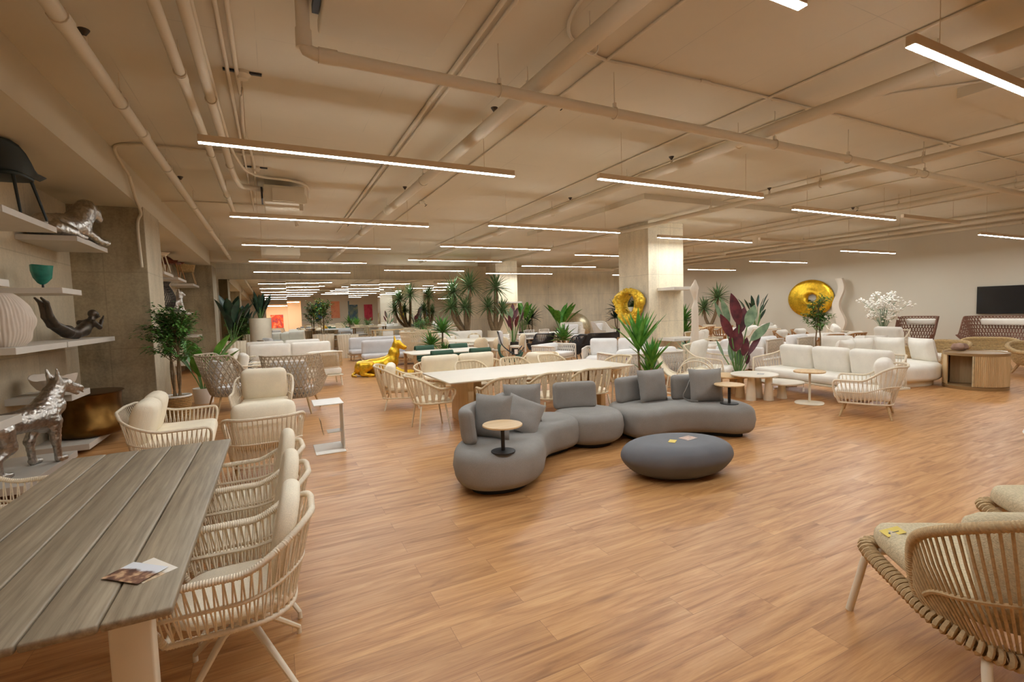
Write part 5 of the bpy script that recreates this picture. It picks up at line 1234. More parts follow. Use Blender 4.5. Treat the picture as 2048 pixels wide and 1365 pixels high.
def arcpanel(a0, a1, r, z0, z1, ribs, depth, th=.02):
    vs = []; n = ribs * 6 if ribs else 24
    for k in range(n + 1):
        a = a0 + (a1 - a0) * k / n; rr_ = r + (depth * abs(math.sin(PI * ribs * k / n)) if ribs else 0)
        for (q, z) in ((rr_, z0), (rr_, z1), (r - th, z1), (r - th, z0)): vs.append((q * math.cos(a), q * math.sin(a), z))
    fs = [(k * 4 + j, (k + 1) * 4 + j, (k + 1) * 4 + (j + 1) % 4, k * 4 + (j + 1) % 4) for k in range(n) for j in range(4)] + [(0, 1, 2, 3), tuple(n * 4 + j for j in (3, 2, 1, 0))]
    return MB().add(vs, fs)
va = math.atan2(-4.28, -12.16)
arcpanel(va - .02, va + 1.5, R_, .07, Hc - .05, 26, .014).obj('fluted_door', M['light_wood'], t, angle=60)
arcpanel(va - 1.45, va - 1.05, R_, .07, Hc - .05, 0, 0).obj('inner_panel', M['light_wood'], t)
arcpanel(va + 1.5, va + 4.8, R_, .07, Hc - .05, 56, .014).obj('fluted_wall', M['light_wood'], t, angle=60)
MB().box((.1, .0, .36), (.02, .72, .58), TR((0, 0, 0), 0, 0, va + PI)).obj('inner_panel', M['light_wood'], t, smooth=False)
MB().cyl((R_ * math.cos(va - .05), R_ * math.sin(va - .05), .07), (R_ * math.cos(va - .05), R_ * math.sin(va - .05), Hc - .05), .02, n=8).obj('door_edge', M['champagne'], t)
o = MB().rbox((0, 0, .05), (.3, .22, .1), .045, .5, 4).obj('blanket', M['blanket'], loc=(12.4, 4.62, Hc + .001)); o.data.vertices.foreach_set('co', [c + .03 * noise.noise(V(v.co) * 12 + V((i * 7, 0, 0))) * (1 if v.co.z > .03 else 0) for v in o.data.vertices for i, c in enumerate(v.co)]); tag(o, 'crumpled mauve blanket on the fluted bar cabinet', 'blanket')

# wicker tub chairs (thick horizontal ropes)
def tub(label, w=1.15, d=.95, mat='wicker'):
    t = thing('wicker_tub_chair', label, 'armchair', group='natural wicker tub chairs')
    U = path_at(resample(uplan(w, d, .42), 60)); b = MB(); rows = 11
    for j in range(rows):
        v = j / (rows - 1); k = .72 + .28 * v ** .7; P = []
        for i in range(64 + 1):
            s = i / 64; e = min(s, 1 - s); top = .52 + .16 * sstep((e - .1) / .3); p = U(s) * k; p.z = .24 + (top - .24) * v + .006 * math.sin(i * 1.6 + j * PI); P.append(p * 1.0 + V((0, 0, 0)) + V((p.x, p.y, 0)).normalized() * .008 * math.sin(i * 1.6 + j * PI))
        b.tube(P, .027, 6)
    b.obj('woven_shell', M[mat], t)
    MB().tube([U(i / 60) + V((0, 0, .52 + .16 * sstep((min(i / 60, 1 - i / 60) - .1) / .3))) for i in range(61)], .045, 8).obj('rim', M[mat], t)
    MB().slab(superell(w * .74, d * .8, 2.6, 30, (0, .04)), .24, .40, .06, 5).obj('seat_cushion', M['ivory_fabric'], t)
    legs4(t, w * .5, d * .5, .25, .03, .022, .1, 'light_wood'); return t
tb = tub('natural wicker tub chair between the round corner sofa and the bar cabinet'); place(tb, (14.3, 5.75, 0), 1.2)
dup(tb, (15.75, 5.3, 0), 1.9, 'natural wicker tub chair behind the blanket on the bar cabinet'); dup(tb, (14.95, 4.12, 0), 2.4, 'natural wicker tub chair behind the bar cabinet, cut by the picture edge')
hb2 = highback('brown woven high chair with a white head cushion before the off white wall', 1.0, .86, mat='brown_weave', cm='ivory_fabric', head=True, group='brown woven high seats', nu=30, nv=14, fat=.011, zk=1.16, c0=.05, c1=.14); place(hb2, (18.4, 7.95, 0), PI / 2 + .12)
hb3 = highback('wide brown woven high sofa with a long white head cushion under the television', 2.3, .9, mat='brown_weave', cm='ivory_fabric', head=True, group='brown woven high seats', nu=54, nv=14, fat=.011, name='highback_sofa', cat='sofa', zk=1.16, c0=.03, c1=.1); place(hb3, (18.7, 5.75, 0), PI / 2)
t = thing('television', 'black wall mounted television on the off white wall', 'television', (XR - .06, 6.25, 1.63), PI / 2)
MB().rbox((0, 0, 0), (1.72, .06, .86), .008, n=1).obj('housing', M['dark'], t, smooth=False); MB().box((0, .032, 0), (1.69, .004, .83)).obj('screen', M['screen'], t, smooth=False); MB().box((0, -.045, 0), (.4, .03, .3)).obj('wall_bracket', M['dark'], t, smooth=False)
# gold dish, wave column
t = thing('gold_disc', 'large gold leaf disc sculpture with a round hole on the off white wall', 'sculpture', (XR - .03, 12.42, 1.88))
b = MB(); vs = []; n = 64; ring = [(.20, .03), (.205, .10), (.24, .17), (.32, .19), (.46, .15), (.62, .12), (.80, .12), (.93, .09), (.985, .05), (.97, .02), (.5, .01), (.21, .01)]
for j, (r, h) in enumerate(ring):
    for k in range(n):
        a = 2 * PI * k / n; off = (1 - r) * 1.0
        vs.append((-h, r * .97 * math.cos(a) - .12 * off, r * .79 * math.sin(a) + .02 * off))
m = len(ring); b.add(vs, [(j * n + k, j * n + (k + 1) % n, ((j + 1) % m) * n + (k + 1) % n, ((j + 1) % m) * n + k) for j in range(m) for k in range(n)]); b.obj('disc', M['gold'], t, angle=70)
b = MB(); P = [(.10 * math.sin(z * 4.6 + .6) * (1 if z > .9 else z / .9), z) for z in [2.62 * k / 40 for k in range(41)]]; vs = []
for (y, z) in P:
    w_ = .14 + .03 * math.sin(z * 2.2); vs += [(-.07, y - w_, z), (.07, y - w_, z), (.07, y + w_, z), (-.07, y + w_, z)]
b.add(vs, [(i * 4 + j, i * 4 + (j + 1) % 4, i * 4 + 4 + (j + 1) % 4, i * 4 + 4 + j) for i in range(40) for j in range(4)] + [(3, 2, 1, 0), (160, 161, 162, 163)])
o = b.obj('wave_sculpture', M['sculpture'], loc=(19.85, 11.12, 0)); tag(o, 'tall white wavy sculpture standing at the off white wall', 'sculpture')
# column shelves, gold mirror, totem
for z, lb in ((2.26, 'white shelf high on the concrete column, beside the totem'), (.86, 'low white shelf on the concrete column behind the armchair')):
    o = MB().rbox((10.16, 9.96, z - .04), (.92, .63, .08), .005, n=1).obj('wall_shelf', M['white'], smooth=False); tag(o, lb, 'shelf')
o = MB().rbox((10.5, 21.3, 2.15), (1.1, .58, .08), .005, n=1).obj('wall_shelf', M['white'], smooth=False); tag(o, 'white shelf on the rear concrete column', 'shelf')
t = thing('wall_mirror', 'crumpled gold ring mirror on the concrete column', 'mirror', (9.36, 10.98, 1.80))
b = MB(); vs = []; n = 120; m = 36
for k in range(n):
    a = 2 * PI * k / n; hole = .22 + .13 * max(0, math.cos(a - 1.75)) ** 3 + .02 * math.cos(2 * a); out = .52 + .05 * math.cos(3 * a - 1.6) + .05 * noise.noise(V((math.cos(a) * 2, math.sin(a) * 2, 0)))
    for j in range(m):
        p = 2 * PI * j / m; mid = (hole + out) / 2; hw = (out - hole) / 2; r = mid + hw * math.cos(p); h = .10 + .12 * math.sin(p)
        q = V((math.cos(a) * r, math.sin(a) * r, h)); d1 = .05 * noise.noise(q * 6) + .07 * abs(noise.noise(q * 11)) + .03 * abs(noise.noise(q * 23)) 
        vs.append((-max(.005, h + d1 * (1 if h > .05 else 0)), (r + d1 * .6) * math.cos(a) * 1.12 - .03, (r + d1 * .6) * math.sin(a) * .98))
b.add(vs, [(k * m + j, k * m + (j + 1) % m, ((k + 1) % n) * m + (j + 1) % m, ((k + 1) % n) * m + j) for k in range(n) for j in range(m)]); b.obj('crumpled_ring', M['gold_crumple'], t, angle=22)
MB().lathe([(0, 0), (.3, 0)], 40, M=Matrix.Translation((-.04, 0, 0)) @ Matrix.Rotation(PI / 2, 4, 'Y'), cap=False).obj('mirror_glass', M['mirror'], t)
b = MB(); vs = []; K = 40; n = 20
for i in range(K + 1):
    z = 2.38 * i / K; v = i / K
    if v < .72: w_, dx = .095 - .02 * v, 0
    else:
        q = (v - .72) / .28; w_ = (.07 - .022 * math.sin(q * PI * 2.2)) * (1 - .75 * max(0, q - .75) / .25); dx = .035 * math.sin(q * 7.5) * (1 - .3 * q)
    for k in range(n): a = 2 * PI * k / n; vs.append((w_ * 1.15 * math.cos(a) + dx, w_ * .9 * math.sin(a) + dx * .4, z))
b.add(vs, [(i * n + k, i * n + (k + 1) % n, (i + 1) * n + (k + 1) % n, (i + 1) * n + k) for i in range(K) for k in range(n)] + [tuple(range(n - 1, -1, -1)), tuple(K * n + k for k in range(n))])
o = b.obj('totem_sculpture', M['sculpture'], loc=(9.42, 8.68, 0)); tag(o, 'slim white totem sculpture with a twisted top beside the column', 'sculpture')

conetable('white round coffee table cut by the picture edge', (6.54, 1.5, 0), .42, .45, 'white', 'white', [(-.15, 0), (.12, .15), (.1, -.18)])
# ------------------------------------------------------------------ plants across the floor
dp = lambda r, h, m, **k: (lambda t: pot(t, r, h, m, **k))
yucca('yucca with sword leaves between the pale table and the grey sofa', (6.28, 7.05, 0), 3, [(-.06, .06, .90, 1.0), (.10, -.12, .60, .72), (.16, .0, .34, .6)], .80, .085, 'leaf_bright', dp(.15, .26, 'pot_dark'), .24, n=24, trunk=.024, lo=.85, droop=.16)
t = thing('leafy_plant', 'tall burgundy and sage leaved plant behind the coffee tables', 'plant', (9.0, 7.12, 0)); pot(t, .14, .26, 'pot_dark')
rt_, cm_ = V((.896, -.444, 0)), V((-.78, -.62, 0)); st = MB(); sets = {'leaf_red': MB(), 'leaf_sage': MB()}; rnd = random.Random(2)
for (mm, u0, z0, u1, z1, w_) in (('leaf_red', .03, 1.30, -.13, 1.98, .25), ('leaf_red', .06, 1.10, .15, 1.68, .24), ('leaf_red', -.12, 1.02, -.36, 1.55, .19), ('leaf_red', -.05, .72, .0, 1.26, .29), ('leaf_red', .12, .62, .20, 1.02, .16), ('leaf_red', .22, .62, .52, 1.12, .12), ('leaf_red', .2, .42, .24, .70, .10),
        ('leaf_sage', .28, .95, .68, 1.34, .20), ('leaf_sage', .2, 1.25, .36, 1.72, .22), ('leaf_sage', -.18, 1.35, -.34, 1.88, .14), ('leaf_sage', -.3, 1.35, -.50, 1.82, .10), ('leaf_sage', -.12, .5, -.16, 1.0, .13), ('leaf_sage', .02, .40, .03, .78, .15), ('leaf_sage', -.3, .62, -.46, 1.0, .06)):
    k = rnd.uniform(-.18, .18); p0 = rt_ * u0 + cm_ * k + V((0, 0, z0)); p1 = rt_ * u1 + cm_ * (k * 1.3) + V((0, 0, z1)); st.tube(spline([(rt_ * (u0 * .15)) + V((0, 0, .2)), (rt_ * (u0 * .5)) + V((0, 0, z0 * .6)), p0], 5), .012, 5)
    sets[mm].leaf(p0, p1 - p0, (p1 - p0).length, w_, .06, 9, up=tuple(cm_ + rt_ * rnd.uniform(-.5, .5)), fold=.12, shape=.9)
st.obj('stalks', M['stem_green'], t)
for mm, q in sets.items(): q.obj('leaves', M[mm], t)
bushtree('slim small leaved tree behind the long white sofa', (11.75, 7.05, 0), .3, 1.85, .42, 9, 'leaf', dp(.18, .32, 'pot_cream'), nb=40, nl=22, L=.10, trunks=2, low=.5)
bigleaf('dark narrow leaved plant at the off white wall, before the gold disc', (18.9, 14.0, 0), 6, 13, 2.1, .62, .15, 'leaf_dark', dp(.28, .7, 'pot_cream'), .66, .5, droop=.1, petiole=.45)
yucca('double trunk dragon tree by the off white wall behind the totem', (19.0, 16.6, 0), 2, [(.15, -.35, 2.05, 1), (-.1, .25, 1.55, .85)], .78, .06, 'leaf_olive', dp(.3, .8, 'pot_cream'), .76, n=60, trunk=.07, lo=-.55, droop=.35)
yucca('green yucca standing in the gap between totem and column', (13.9, 13.3, 0), 7, [(0, .05, 1.15, 1.1), (-.05, -.05, .72, 1)], .66, .08, 'leaf_yucca', dp(.2, .4, 'pot_dark'), .36, n=34, lo=.1)
t = thing('flower_arrangement', 'tall white flower arrangement before the off white wall', 'flowers', (17.6, 8.5, 0)); rnd = random.Random(12)
MB().lathe([(.0, 0), (.14, 0), (.18, .3), (.13, .72), (.11, .74), (0, .70)], 24).obj('floor_vase', M['pot_cream'], t)
st = MB(); pt = MB()
for k in range(44):
    a = rnd.random() * 2 * PI; e = rnd.uniform(.85, 1.5); L_ = rnd.uniform(.5, 1.25); q = V((math.cos(a) * math.cos(e), math.sin(a) * math.cos(e), math.sin(e))) * L_ + V((0, 0, .70)); st.tube([(0, 0, .68), (q.x * .45, q.y * .45, q.z * .75 + .1), q], .006, 4)
    for i in range(12):
        c = q + V((rnd.uniform(-1, 1), rnd.uniform(-1, 1), rnd.uniform(-.8, .6))) * .12; pt.lathe([(0, -.028), (.03, -.01), (.032, .012), (0, .03)], 7, tuple(c))
st.obj('stems', M['leaf_sage'], t); pt.obj('blossoms', M['petal'], t)
# rear plants
hd = [(-.55, .1, 2.6, 1.05), (.15, -.1, 2.85, 1.15), (-.75, -.2, 1.95, .95), (-.15, -.25, 1.9, .9), (.5, -.1, 1.75, .9), (-.35, .2, 2.2, .9)]
yucca('tall many headed dragon tree in front of the mirror wall', (7.5, 19.5, 0), 4, hd[:4], .72, .05, 'leaf_olive', dp(.36, .9, 'pot_cream', ribs=16), .86, n=70, trunk=.08, lo=-.6, droop=.35)
yucca('second dragon tree with thick pale trunks beside the rear column', (8.75, 19.3, 0), 14, [(-.25, .1, 1.9, .9), (.1, 0, 2.75, 1.15), (.35, -.1, 1.75, .9)], .72, .05, 'leaf_olive', dp(.36, .9, 'pot_cream'), .86, n=70, trunk=.10, lo=-.6, droop=.35)
bigleaf('burgundy and sage leaved plant behind the green egg chair', (8.55, 17.1, 0), 15, 14, 2.1, .6, .2, potf=dp(.2, .5, 'pot_dark'), z0=.46, spread=.45, mats=['leaf_red', 'leaf_sage', 'leaf_red'], droop=.15, petiole=.5)
bigleaf('bright banana plant to the side of the rear column', (11.9, 22.6, 0), 21, 10, 2.2, 1.0, .3, 'leaf_bright', dp(.28, .6, 'pot_dark'), .56, .42, droop=.15, petiole=.4)
bushtree('small dark leaved bush behind the rear column', (11.5, 23.4, 0), .5, 1.9, .4, 31, 'leaf_dark', dp(.25, .5, 'pot_dark'), nb=22, nl=14, L=.12)
bigleaf('bright banana plant before the concrete rear wall, beside the metal dome', (13.85, 22.0, 0), 22, 11, 2.0, 1.15, .34, 'leaf_bright', dp(.28, .6, 'pot_dark'), .56, .6, droop=.25, petiole=.35)
yucca('dark yucca low against the concrete rear wall', (13.0, 23.6, 0), 8, [(0, 0, 1.3, 1.1), (-.25, 0, .95, .9)], .7, .06, 'leaf_dark', dp(.25, .5, 'pot_dark'), .46, n=36, lo=0)
yucca('dark leaved yucca at the rear wall, half behind the concrete column', (18.2, 22.6, 0), 9, [(0, 0, 1.6, 1.2), (-.1, .1, 1.1, 1)], .7, .08, 'leaf_dark', dp(.25, .5, 'pot_dark'), .46, n=30, lo=.0)
yucca('bright yucca between the round backed chairs and the strap sofa', (4.62, 14.4, 0), 10, [(.1, 0, 1.12, 1.0), (-.3, -.1, .72, .85), (.05, -.3, .5, .6)], .62, .07, 'leaf_yucca', dp(.2, .35, 'pot_cream'), .3, n=36, lo=.05)
bushtree('feathery pale green bush by the high back lounge chairs', (5.2, 18.35, 0), .25, 1.55, .55, 41, 'leaf_bright', dp(.24, .3, 'pot_cream'), nb=46, nl=20, L=.13, low=.2, wid=.02)
bigleaf('dark paddle leaved plant in a ribbed white pot at the mirror corner', (-1.36, 20.0, 0), 23, 10, 2.3, .85, .36, 'leaf_dark', dp(.42, .95, 'pot_cream', ribs=22), .9, .42, droop=.1, petiole=.42)
bushtree('dense fern like bush beside the ribbed white pot', (-1.4, 23.5, 0), .4, 1.9, .62, 43, 'leaf', dp(.3, .4, 'pot_cream'), nb=54, nl=22, L=.16, low=.15, wid=.05)
bigleaf('upright narrow leaved plant in a tall beige planter by the mirror', (-.5, 22.9, 0), 24, 16, 2.9, .75, .14, 'leaf_dark', dp(.42, 1.75, 'pot_cream', taper=.95), 1.7, .35, droop=.05, petiole=.18)
bushtree('kumquat tree with orange fruits in front of the mirror', (1.85, 21.6, 0), .95, 1.75, .62, 44, 'leaf', dp(.42, 1.0, 'pot_cream', ribs=22), nb=44, nl=20, L=.13, low=.25, fruit=.8, wid=.05)
t = thing('planter', 'empty ribbed white planter next to the kumquat tree', 'planter', (2.75, 21.0, 0)); pot(t, .42, .95, 'pot_cream', ribs=22)
t = thing('potted_grass', 'small tuft of grass in a white pot among the wooden armchairs', 'plant', (-.75, 14.8, 0)); pot(t, .18, .42, 'white'); b = MB(); rosette(b, V((0, 0, .40)), 70, .42, .02, random.Random(3), lo=.1, droop=.6); b.obj('leaves', M['leaf_dark'], t)
yucca('fan shaped green plant next to the black chair', (9.3, 14.6, 0), 11, [(0, 0, .62, 1)], .62, .12, 'leaf', dp(.2, .4, 'pot_dark'), .36, n=30, lo=.0, droop=.2)
yucca('small potted agave among the white mesh sofas', (9.8, 9.3, 0), 12, [(0, 0, .45, 1)], .42, .08, 'leaf_sage', dp(.16, .35, 'pot_dark'), .32, n=24, lo=.2, droop=.1)

# ------------------------------------------------------------------ sofas and chairs of the shelf side aisle
wc = sofa('wooden armchair with corded back and plump cushion, turned away, beyond the woven high chairs', .84, .8, 1, .86, .44, 'ivory_fabric', 'cream_metal', 'cane', name='corded_armchair', cat='armchair', group='corded armchairs of the shelf side aisle'); place(wc, (1.05, 13.0, 0), .08)
dup(wc, (-.55, 13.7, 0), -1.45, 'wooden corded armchair facing the aisle, behind the woven high chair by the tree'); dup(wc, (-.95, 16.2, 0), -1.7, 'wooden corded armchair with a beige cushion in front of the ribbed white pot')
r1 = sofa('ivory three seat sofa with its back to the aisle, beyond the corded armchair', 2.5, .85, 2, .9, .42, 'ivory_fabric', 'cream_metal', 'plain', group='ivory sofas in rows before the mirror'); place(r1, (.45, 17.2, 0), .03)
dup(r1, (.3, 19.3, 0), 0.0, 'ivory sofa in the row right before the mirror'); dup(r1, (.7, 15.5, 0), PI + .02, 'ivory sofa facing the ivory sofa row') if False else None
a1 = sofa('grey upholstered armchair at the side of the ivory sofa rows', .8, .8, 1, .95, .44, 'pale_grey_fabric', 'cream_metal', 'mesh', name='upholstered_armchair', cat='armchair', group='upholstered armchairs'); place(a1, (-.1, 20.85, 0), -1.2)
sh = sofa('pale grey two seat sofa behind the gold hound', 2.35, .9, 1, .86, .42, 'pale_grey_fabric', 'teak', 'plain', group='pale sofas behind the hound'); place(sh, (3.75, 16.6, 0), PI - .06)
dup(sh, (3.7, 19.2, 0), PI, 'pale grey sofa in the second row behind the gold hound')
table('low white bench table between the pale grey sofas', 1.7, .7, .46, 'white', 'white', loc=(3.7, 17.85, 0), name='coffee_table', cat='coffee table')
# grey topped table with green chairs
t = table('grey ceramic table with trestle legs among the green roll back chairs', 2.05, 1.15, .75, 'pale_stone' if False else 'mat_top', 'teak', loc=(4.02, 12.1, 0))
def rollchair(label, loc, rz):
    t = thing('roll_back_chair', label, 'chair', loc, rz, 'green roll back chairs')
    b = MB(); P = [(-.235 + .045 * math.cos(a), .80 + .045 * math.sin(a)) for a in [PI * .9 * k / 6 - .4 for k in range(7)]]; pr = [(-.16, .46), (-.2, .6), (-.235, .74)] + [(-.30 + .06 * math.cos(a), .76 + .06 * math.sin(a)) for a in [0, .6, 1.2, 1.8, 2.4, 3.0, 3.6]]
    vs = []
    for (y, z) in pr:
        for i in range(9): u = -1 + i / 4; vs.append((u * .27, y + .05 * u * u, z))
    o = b.add(vs, [(j * 9 + i, j * 9 + i + 1, j * 9 + i + 10, j * 9 + i + 9) for j in range(len(pr) - 1) for i in range(8)]).obj('rolled_back', M['green_fabric'], t); mo = o.modifiers.new('t', 'SOLIDIFY'); mo.thickness = .03
    MB().slab(superell(.52, .5, 3, 24), .42, .49, .03).obj('seat', M['green_fabric'], t); legs4(t, .38, .36, .43, .016, .012, .03, 'teak'); return t
for x, y, rz, lb in ((3.6, 11.36, 0, 'green roll back chair on the near side of the grey table, shelf side'), (4.6, 11.36, 0, 'green roll back chair on the near side of the grey table, egg chair side'), (3.75, 12.86, PI, 'green roll back chair across the grey table, hound side'), (4.75, 12.86, PI, 'green roll back chair across the grey table, yucca side')): rollchair(lb, (x, y, 0), rz)
# round table set
table('large round ivory dining table among the round backed chairs', 2.3, 2.3, .75, 'mat_top', 'light_wood', True, (6.55, 15.95, 0), ped=True)
rb = roundback('round backed wicker chair in front of the round ivory table, by the yucca'); place(rb, (6.0, 14.6, 0), .2)
for x, y, rz, lb in ((6.72, 14.5, -.08, 'round backed wicker chair in front of the round ivory table, by the green egg chair'), (7.75, 15.3, 1.1, 'round backed wicker chair at the column end of the round ivory table'), (5.3, 15.6, -1.3, 'round backed wicker chair at the bush end of the round ivory table'),
                     (6.1, 17.35, PI + .3, 'round backed wicker chair across the round ivory table, mirror side'), (7.0, 17.4, PI - .3, 'round backed wicker chair across the round ivory table, dragon tree side'), (7.9, 16.7, 2.1, 'round backed wicker chair across the round ivory table, burgundy plant side')): dup(rb, (x, y, 0), rz, lb)
ec = highback('tall beige shell lounge chair beside the feathery bush', .8, .8, mat='strap', cm='ivory_fabric', group='tall beige shell chairs', nu=40, nv=10, fat=.009, zk=1.15); place(ec, (5.15, 17.25, 0), -.9)
dup(ec, (5.35, 19.9, 0), -.7, 'tall beige shell lounge chair behind the feathery bush'); dup(ec, (4.2, 15.45, 0), -1.2, 'tall beige shell lounge chair near the bright yucca')
sb = sofa('ivory sofa with a horizontal back seam before the dragon trees', 2.2, .9, 1, .95, .44, 'ivory_fabric', 'cream_metal', 'block', group='ivory block sofas'); place(sb, (6.75, 18.35, 0), PI)
# green egg chair
t = thing('egg_chair', 'green upholstered cradle chair with a grey head cushion', 'armchair', (6.6, 13.35, 0), -1.95)
b = MB(); vs = []; n, m = 20, 14
for j in range(m + 1):
    p = -2.0 + 3.3 * j / m
    for i in range(n + 1):
        u = -1 + 2 * i / n; vs.append((u * .38, .36 * math.sin(p) - .04, .52 - .36 * math.cos(p) + .06 * u * u))
o = b.add(vs, [(j * (n + 1) + i, j * (n + 1) + i + 1, (j + 1) * (n + 1) + i + 1, (j + 1) * (n + 1) + i) for j in range(m) for i in range(n)]).obj('cradle_shell', M['green_fabric'], t); mo = o.modifiers.new('t', 'SOLIDIFY'); mo.thickness = .05; mo.offset = 0
o = MB().rbox((0, -.34, .92), (.5, .12, .42), .05, .2, 4, axis=1).obj('back_cushion', M['pale_grey_fabric'], t); o.rotation_euler.x = 0
for s in (-1, 1): MB().tube(spline([(s * .3, -.42, 1.12), (s * .33, -.3, .7), (s * .36, .1, .4), (s * .34, .36, .62)], 5), .015, 6).obj('side_rail', M['dark'], t)
legs4(t, .5, .4, .18, .018, .014, .06, 'dark')
MB().box((.40, .1, .5), (.003, .1, .14)).obj('price_label', M['card'], t, smooth=False)

# ------------------------------------------------------------------ white rope and black group in front of the concrete wall
w1 = sofa('white rope lattice armchair with a bolster before the black chairs', 1.15, .85, 1, .66, .42, 'white_fabric', 'rope_white', 'rope', name='rope_armchair', cat='armchair', group='white rope lattice seats', ah=.64); place(w1, (7.75, 12.75, 0), PI + .45)
w2 = sofa('white rope lattice sofa along the concrete column', 1.7, .9, 2, .88, .42, 'white_fabric', 'rope_white', 'rope', group='white rope lattice seats', ah=.66); place(w2, (8.35, 10.4, 0), PI - .75)
w3 = sofa('white rope lattice sofa turned away behind the yucca', 1.75, .85, 2, .78, .42, 'white_fabric', 'rope_white', 'rope', group='white rope lattice seats', ah=.70); place(w3, (7.62, 8.6, 0), -.12)
t = thing('price_tag', 'white hang tag with a purple clip on the rope sofa behind the yucca', 'tag', (6.85, 8.19, .62)); MB().box((0, 0, -.08), (.05, .004, .11)).obj('tag_card', M['card'], t, smooth=False); MB().box((-.02, 0, 0), (.02, .012, .05)).obj('tag_clip', M['purple'], t, smooth=False)
table('long white dining table in front of the concrete rear wall', 2.2, 1.0, .75, 'white', 'white', loc=(10.4, 18.1, 0), th=.05)
wch = dchair('white rope dining chair on the near side of the white table, beside the burgundy plant', group='white rope dining chairs'); place(wch, (9.9, 17.3, 0), 0)
for x, y, rz, lb in ((10.9, 17.2, .15, 'white rope dining chair on the near side of the white table, beside the black sofa'), (9.6, 18.95, PI, 'white rope dining chair across the white table, column end'), (10.4, 18.95, PI, 'white rope dining chair across the white table, middle'), (11.2, 18.95, PI, 'white rope dining chair across the white table, wall end'), (11.95, 17.6, 1.3, 'white rope dining chair at the head of the white table')): dup(wch, (x, y, 0), rz, lb)
def blackchair(label, w=.74, loc=(0, 0, 0), rz=0, name='rope_easy_chair', cat='armchair', zk=.88):
    t = thing(name, label, cat, loc, rz, 'black rope easy seats'); rope_shell(t, w, .7, .28, .5, zk, .2, int(w * 80), .02, .0105, 'charcoal', .86, (.12, .3), lean=.2)
    MB().slab(superell(w * .8, .6, 3, 28), .30, .40, .04).obj('seat_cushion', M['pale_grey_fabric'], t); legs4(t, w * .66, .5, .28, .018, .014, .06, 'charcoal'); return t
blackchair('black rope easy chair turned away, between the white rope seats', .78, (8.75, 13.3, 0), .75); blackchair('black rope easy chair before the white dining table', .78, (8.85, 15.4, 0), .1); blackchair('wide black rope bench sofa behind the column side white sofa', 1.7, (10.9, 14.8, 0), .05, 'rope_bench', 'sofa', .82)
t = thing('metal_dome', 'champagne gold dome sculpture by the concrete rear wall', 'sculpture', (15.6, 23.2, 0)); MB().lathe([(0.9 * math.cos(a), .62 + .9 * math.sin(a)) for a in [-.75 + (PI / 2 + .75) * k / 16 for k in range(17)]], 48).obj('dome_shell', M['champagne'], t)
lo_ = highback('white wing lounger in front of the metal dome', 1.1, .9, mat='rope_white', cm='white_fabric', group='white wing loungers', nu=40, nv=10, zk=1.05, fat=.010); place(lo_, (13.4, 20.2, 0), PI - .5); dup(lo_, (15.2, 20.0, 0), PI + .4, 'white wing lounger between the dome and the concrete column')
table('small teak side table among the white wing loungers', .7, .7, .55, 'light_wood', 'light_wood', loc=(14.2, 18.6, 0), name='side_table', cat='side table')
wl = sofa('white sofa right behind the concrete column side, by the rear wall', 2.0, .9, 2, .8, .42, 'white_fabric', 'rope_white', 'plain', group='white sofas by the rear wall'); place(wl, (17.3, 19.6, 0), PI)

# ------------------------------------------------------------------ right hand lounge rows
md = sofa('white mesh backed sofa module turned away, behind the burgundy plant', 1.02, .95, 1, .84, .44, 'white_fabric', 'rope_white', 'mesh', name='mesh_sofa', legs=False, group='white mesh backed sofa modules'); place(md, (10.5, 8.75, 0), .2)
MB().rbox((0, 0, .16), (1.0, .9, .3), .05, n=2).obj('base', M['white_fabric'], md)
dup(md, (11.62, 8.6, 0), .15, 'white mesh backed sofa module turned away, in the middle of three'); dup(md, (12.78, 8.5, 0), .1, 'white mesh backed sofa module turned away, next to the slim tree')
cs = sofa('ivory cushion sofa facing the room, behind the mesh backed modules', 2.5, .9, 2, .88, .42, 'ivory_fabric', 'teak', 'plain', group='ivory cushion sofas in the far bay', loose=[(.7, .1, -.3, .2)]); place(cs, (15.7, 11.9, 0), PI + .3)
dup(cs, (18.3, 12.8, 0), PI + .5, 'ivory cushion sofa at the foot of the gold disc')
s4 = sofa('ivory three cushion sofa along the wall, between wave sculpture and flowers', 2.8, .9, 3, .9, .42, 'ivory_fabric', 'cream_metal', 'ropearm', group='ivory cushion sofas in the far bay'); place(s4, (17.3, 9.55, 0), PI + .55)
dup(ac, (15.2, 7.35, 0), 1.3, 'white rope armchair behind the corner sofa, beside the flowers'); dup(ac, (14.6, 10.6, 0), -.6, 'white rope armchair below the gold disc')
s5 = sofa('beige sofa with a bolster directly behind the long white sofa', 1.5, .9, 2, .82, .42, 'ivory_fabric', 'cream_metal', 'plain', group='ivory cushion sofas in the far bay', loose=[(-.4, .05, -.4, .3)]); place(s5, (13.15, 6.98, 0), PI / 2 + .55)
table('white dining table among the brown wicker chairs', 2.0, 1.0, .75, 'white', 'white', loc=(14.7, 8.75, 0))
bw = strap_chair('brown wicker dining chair at the white table, beside the slim tree', .62, .58, .84, 'brown wicker dining chairs', 'wicker_dining_chair', 'ivory_fabric', 30, .44, 'chair', 'rattan', 'rattan', 1); place(bw, (13.75, 7.95, 0), -.4)
for x, y, rz, lb in ((14.6, 7.85, -.2, 'brown wicker dining chair at the white table, nearer the corner sofa'), (15.4, 9.7, PI, 'brown wicker dining chair across the white table, wall side'), (14.5, 9.7, PI + .1, 'brown wicker dining chair across the white table, column side')): dup(bw, (x, y, 0), rz, lb)
rt = strap_chair('rattan dining chair in the far bay, before the dragon tree', .62, .58, .84, 'rattan dining chairs in the far bay', 'rattan_chair', 'ivory_fabric', 26, .44, 'chair', 'rattan', 'rattan'); place(rt, (16.2, 14.4, 0), .2)
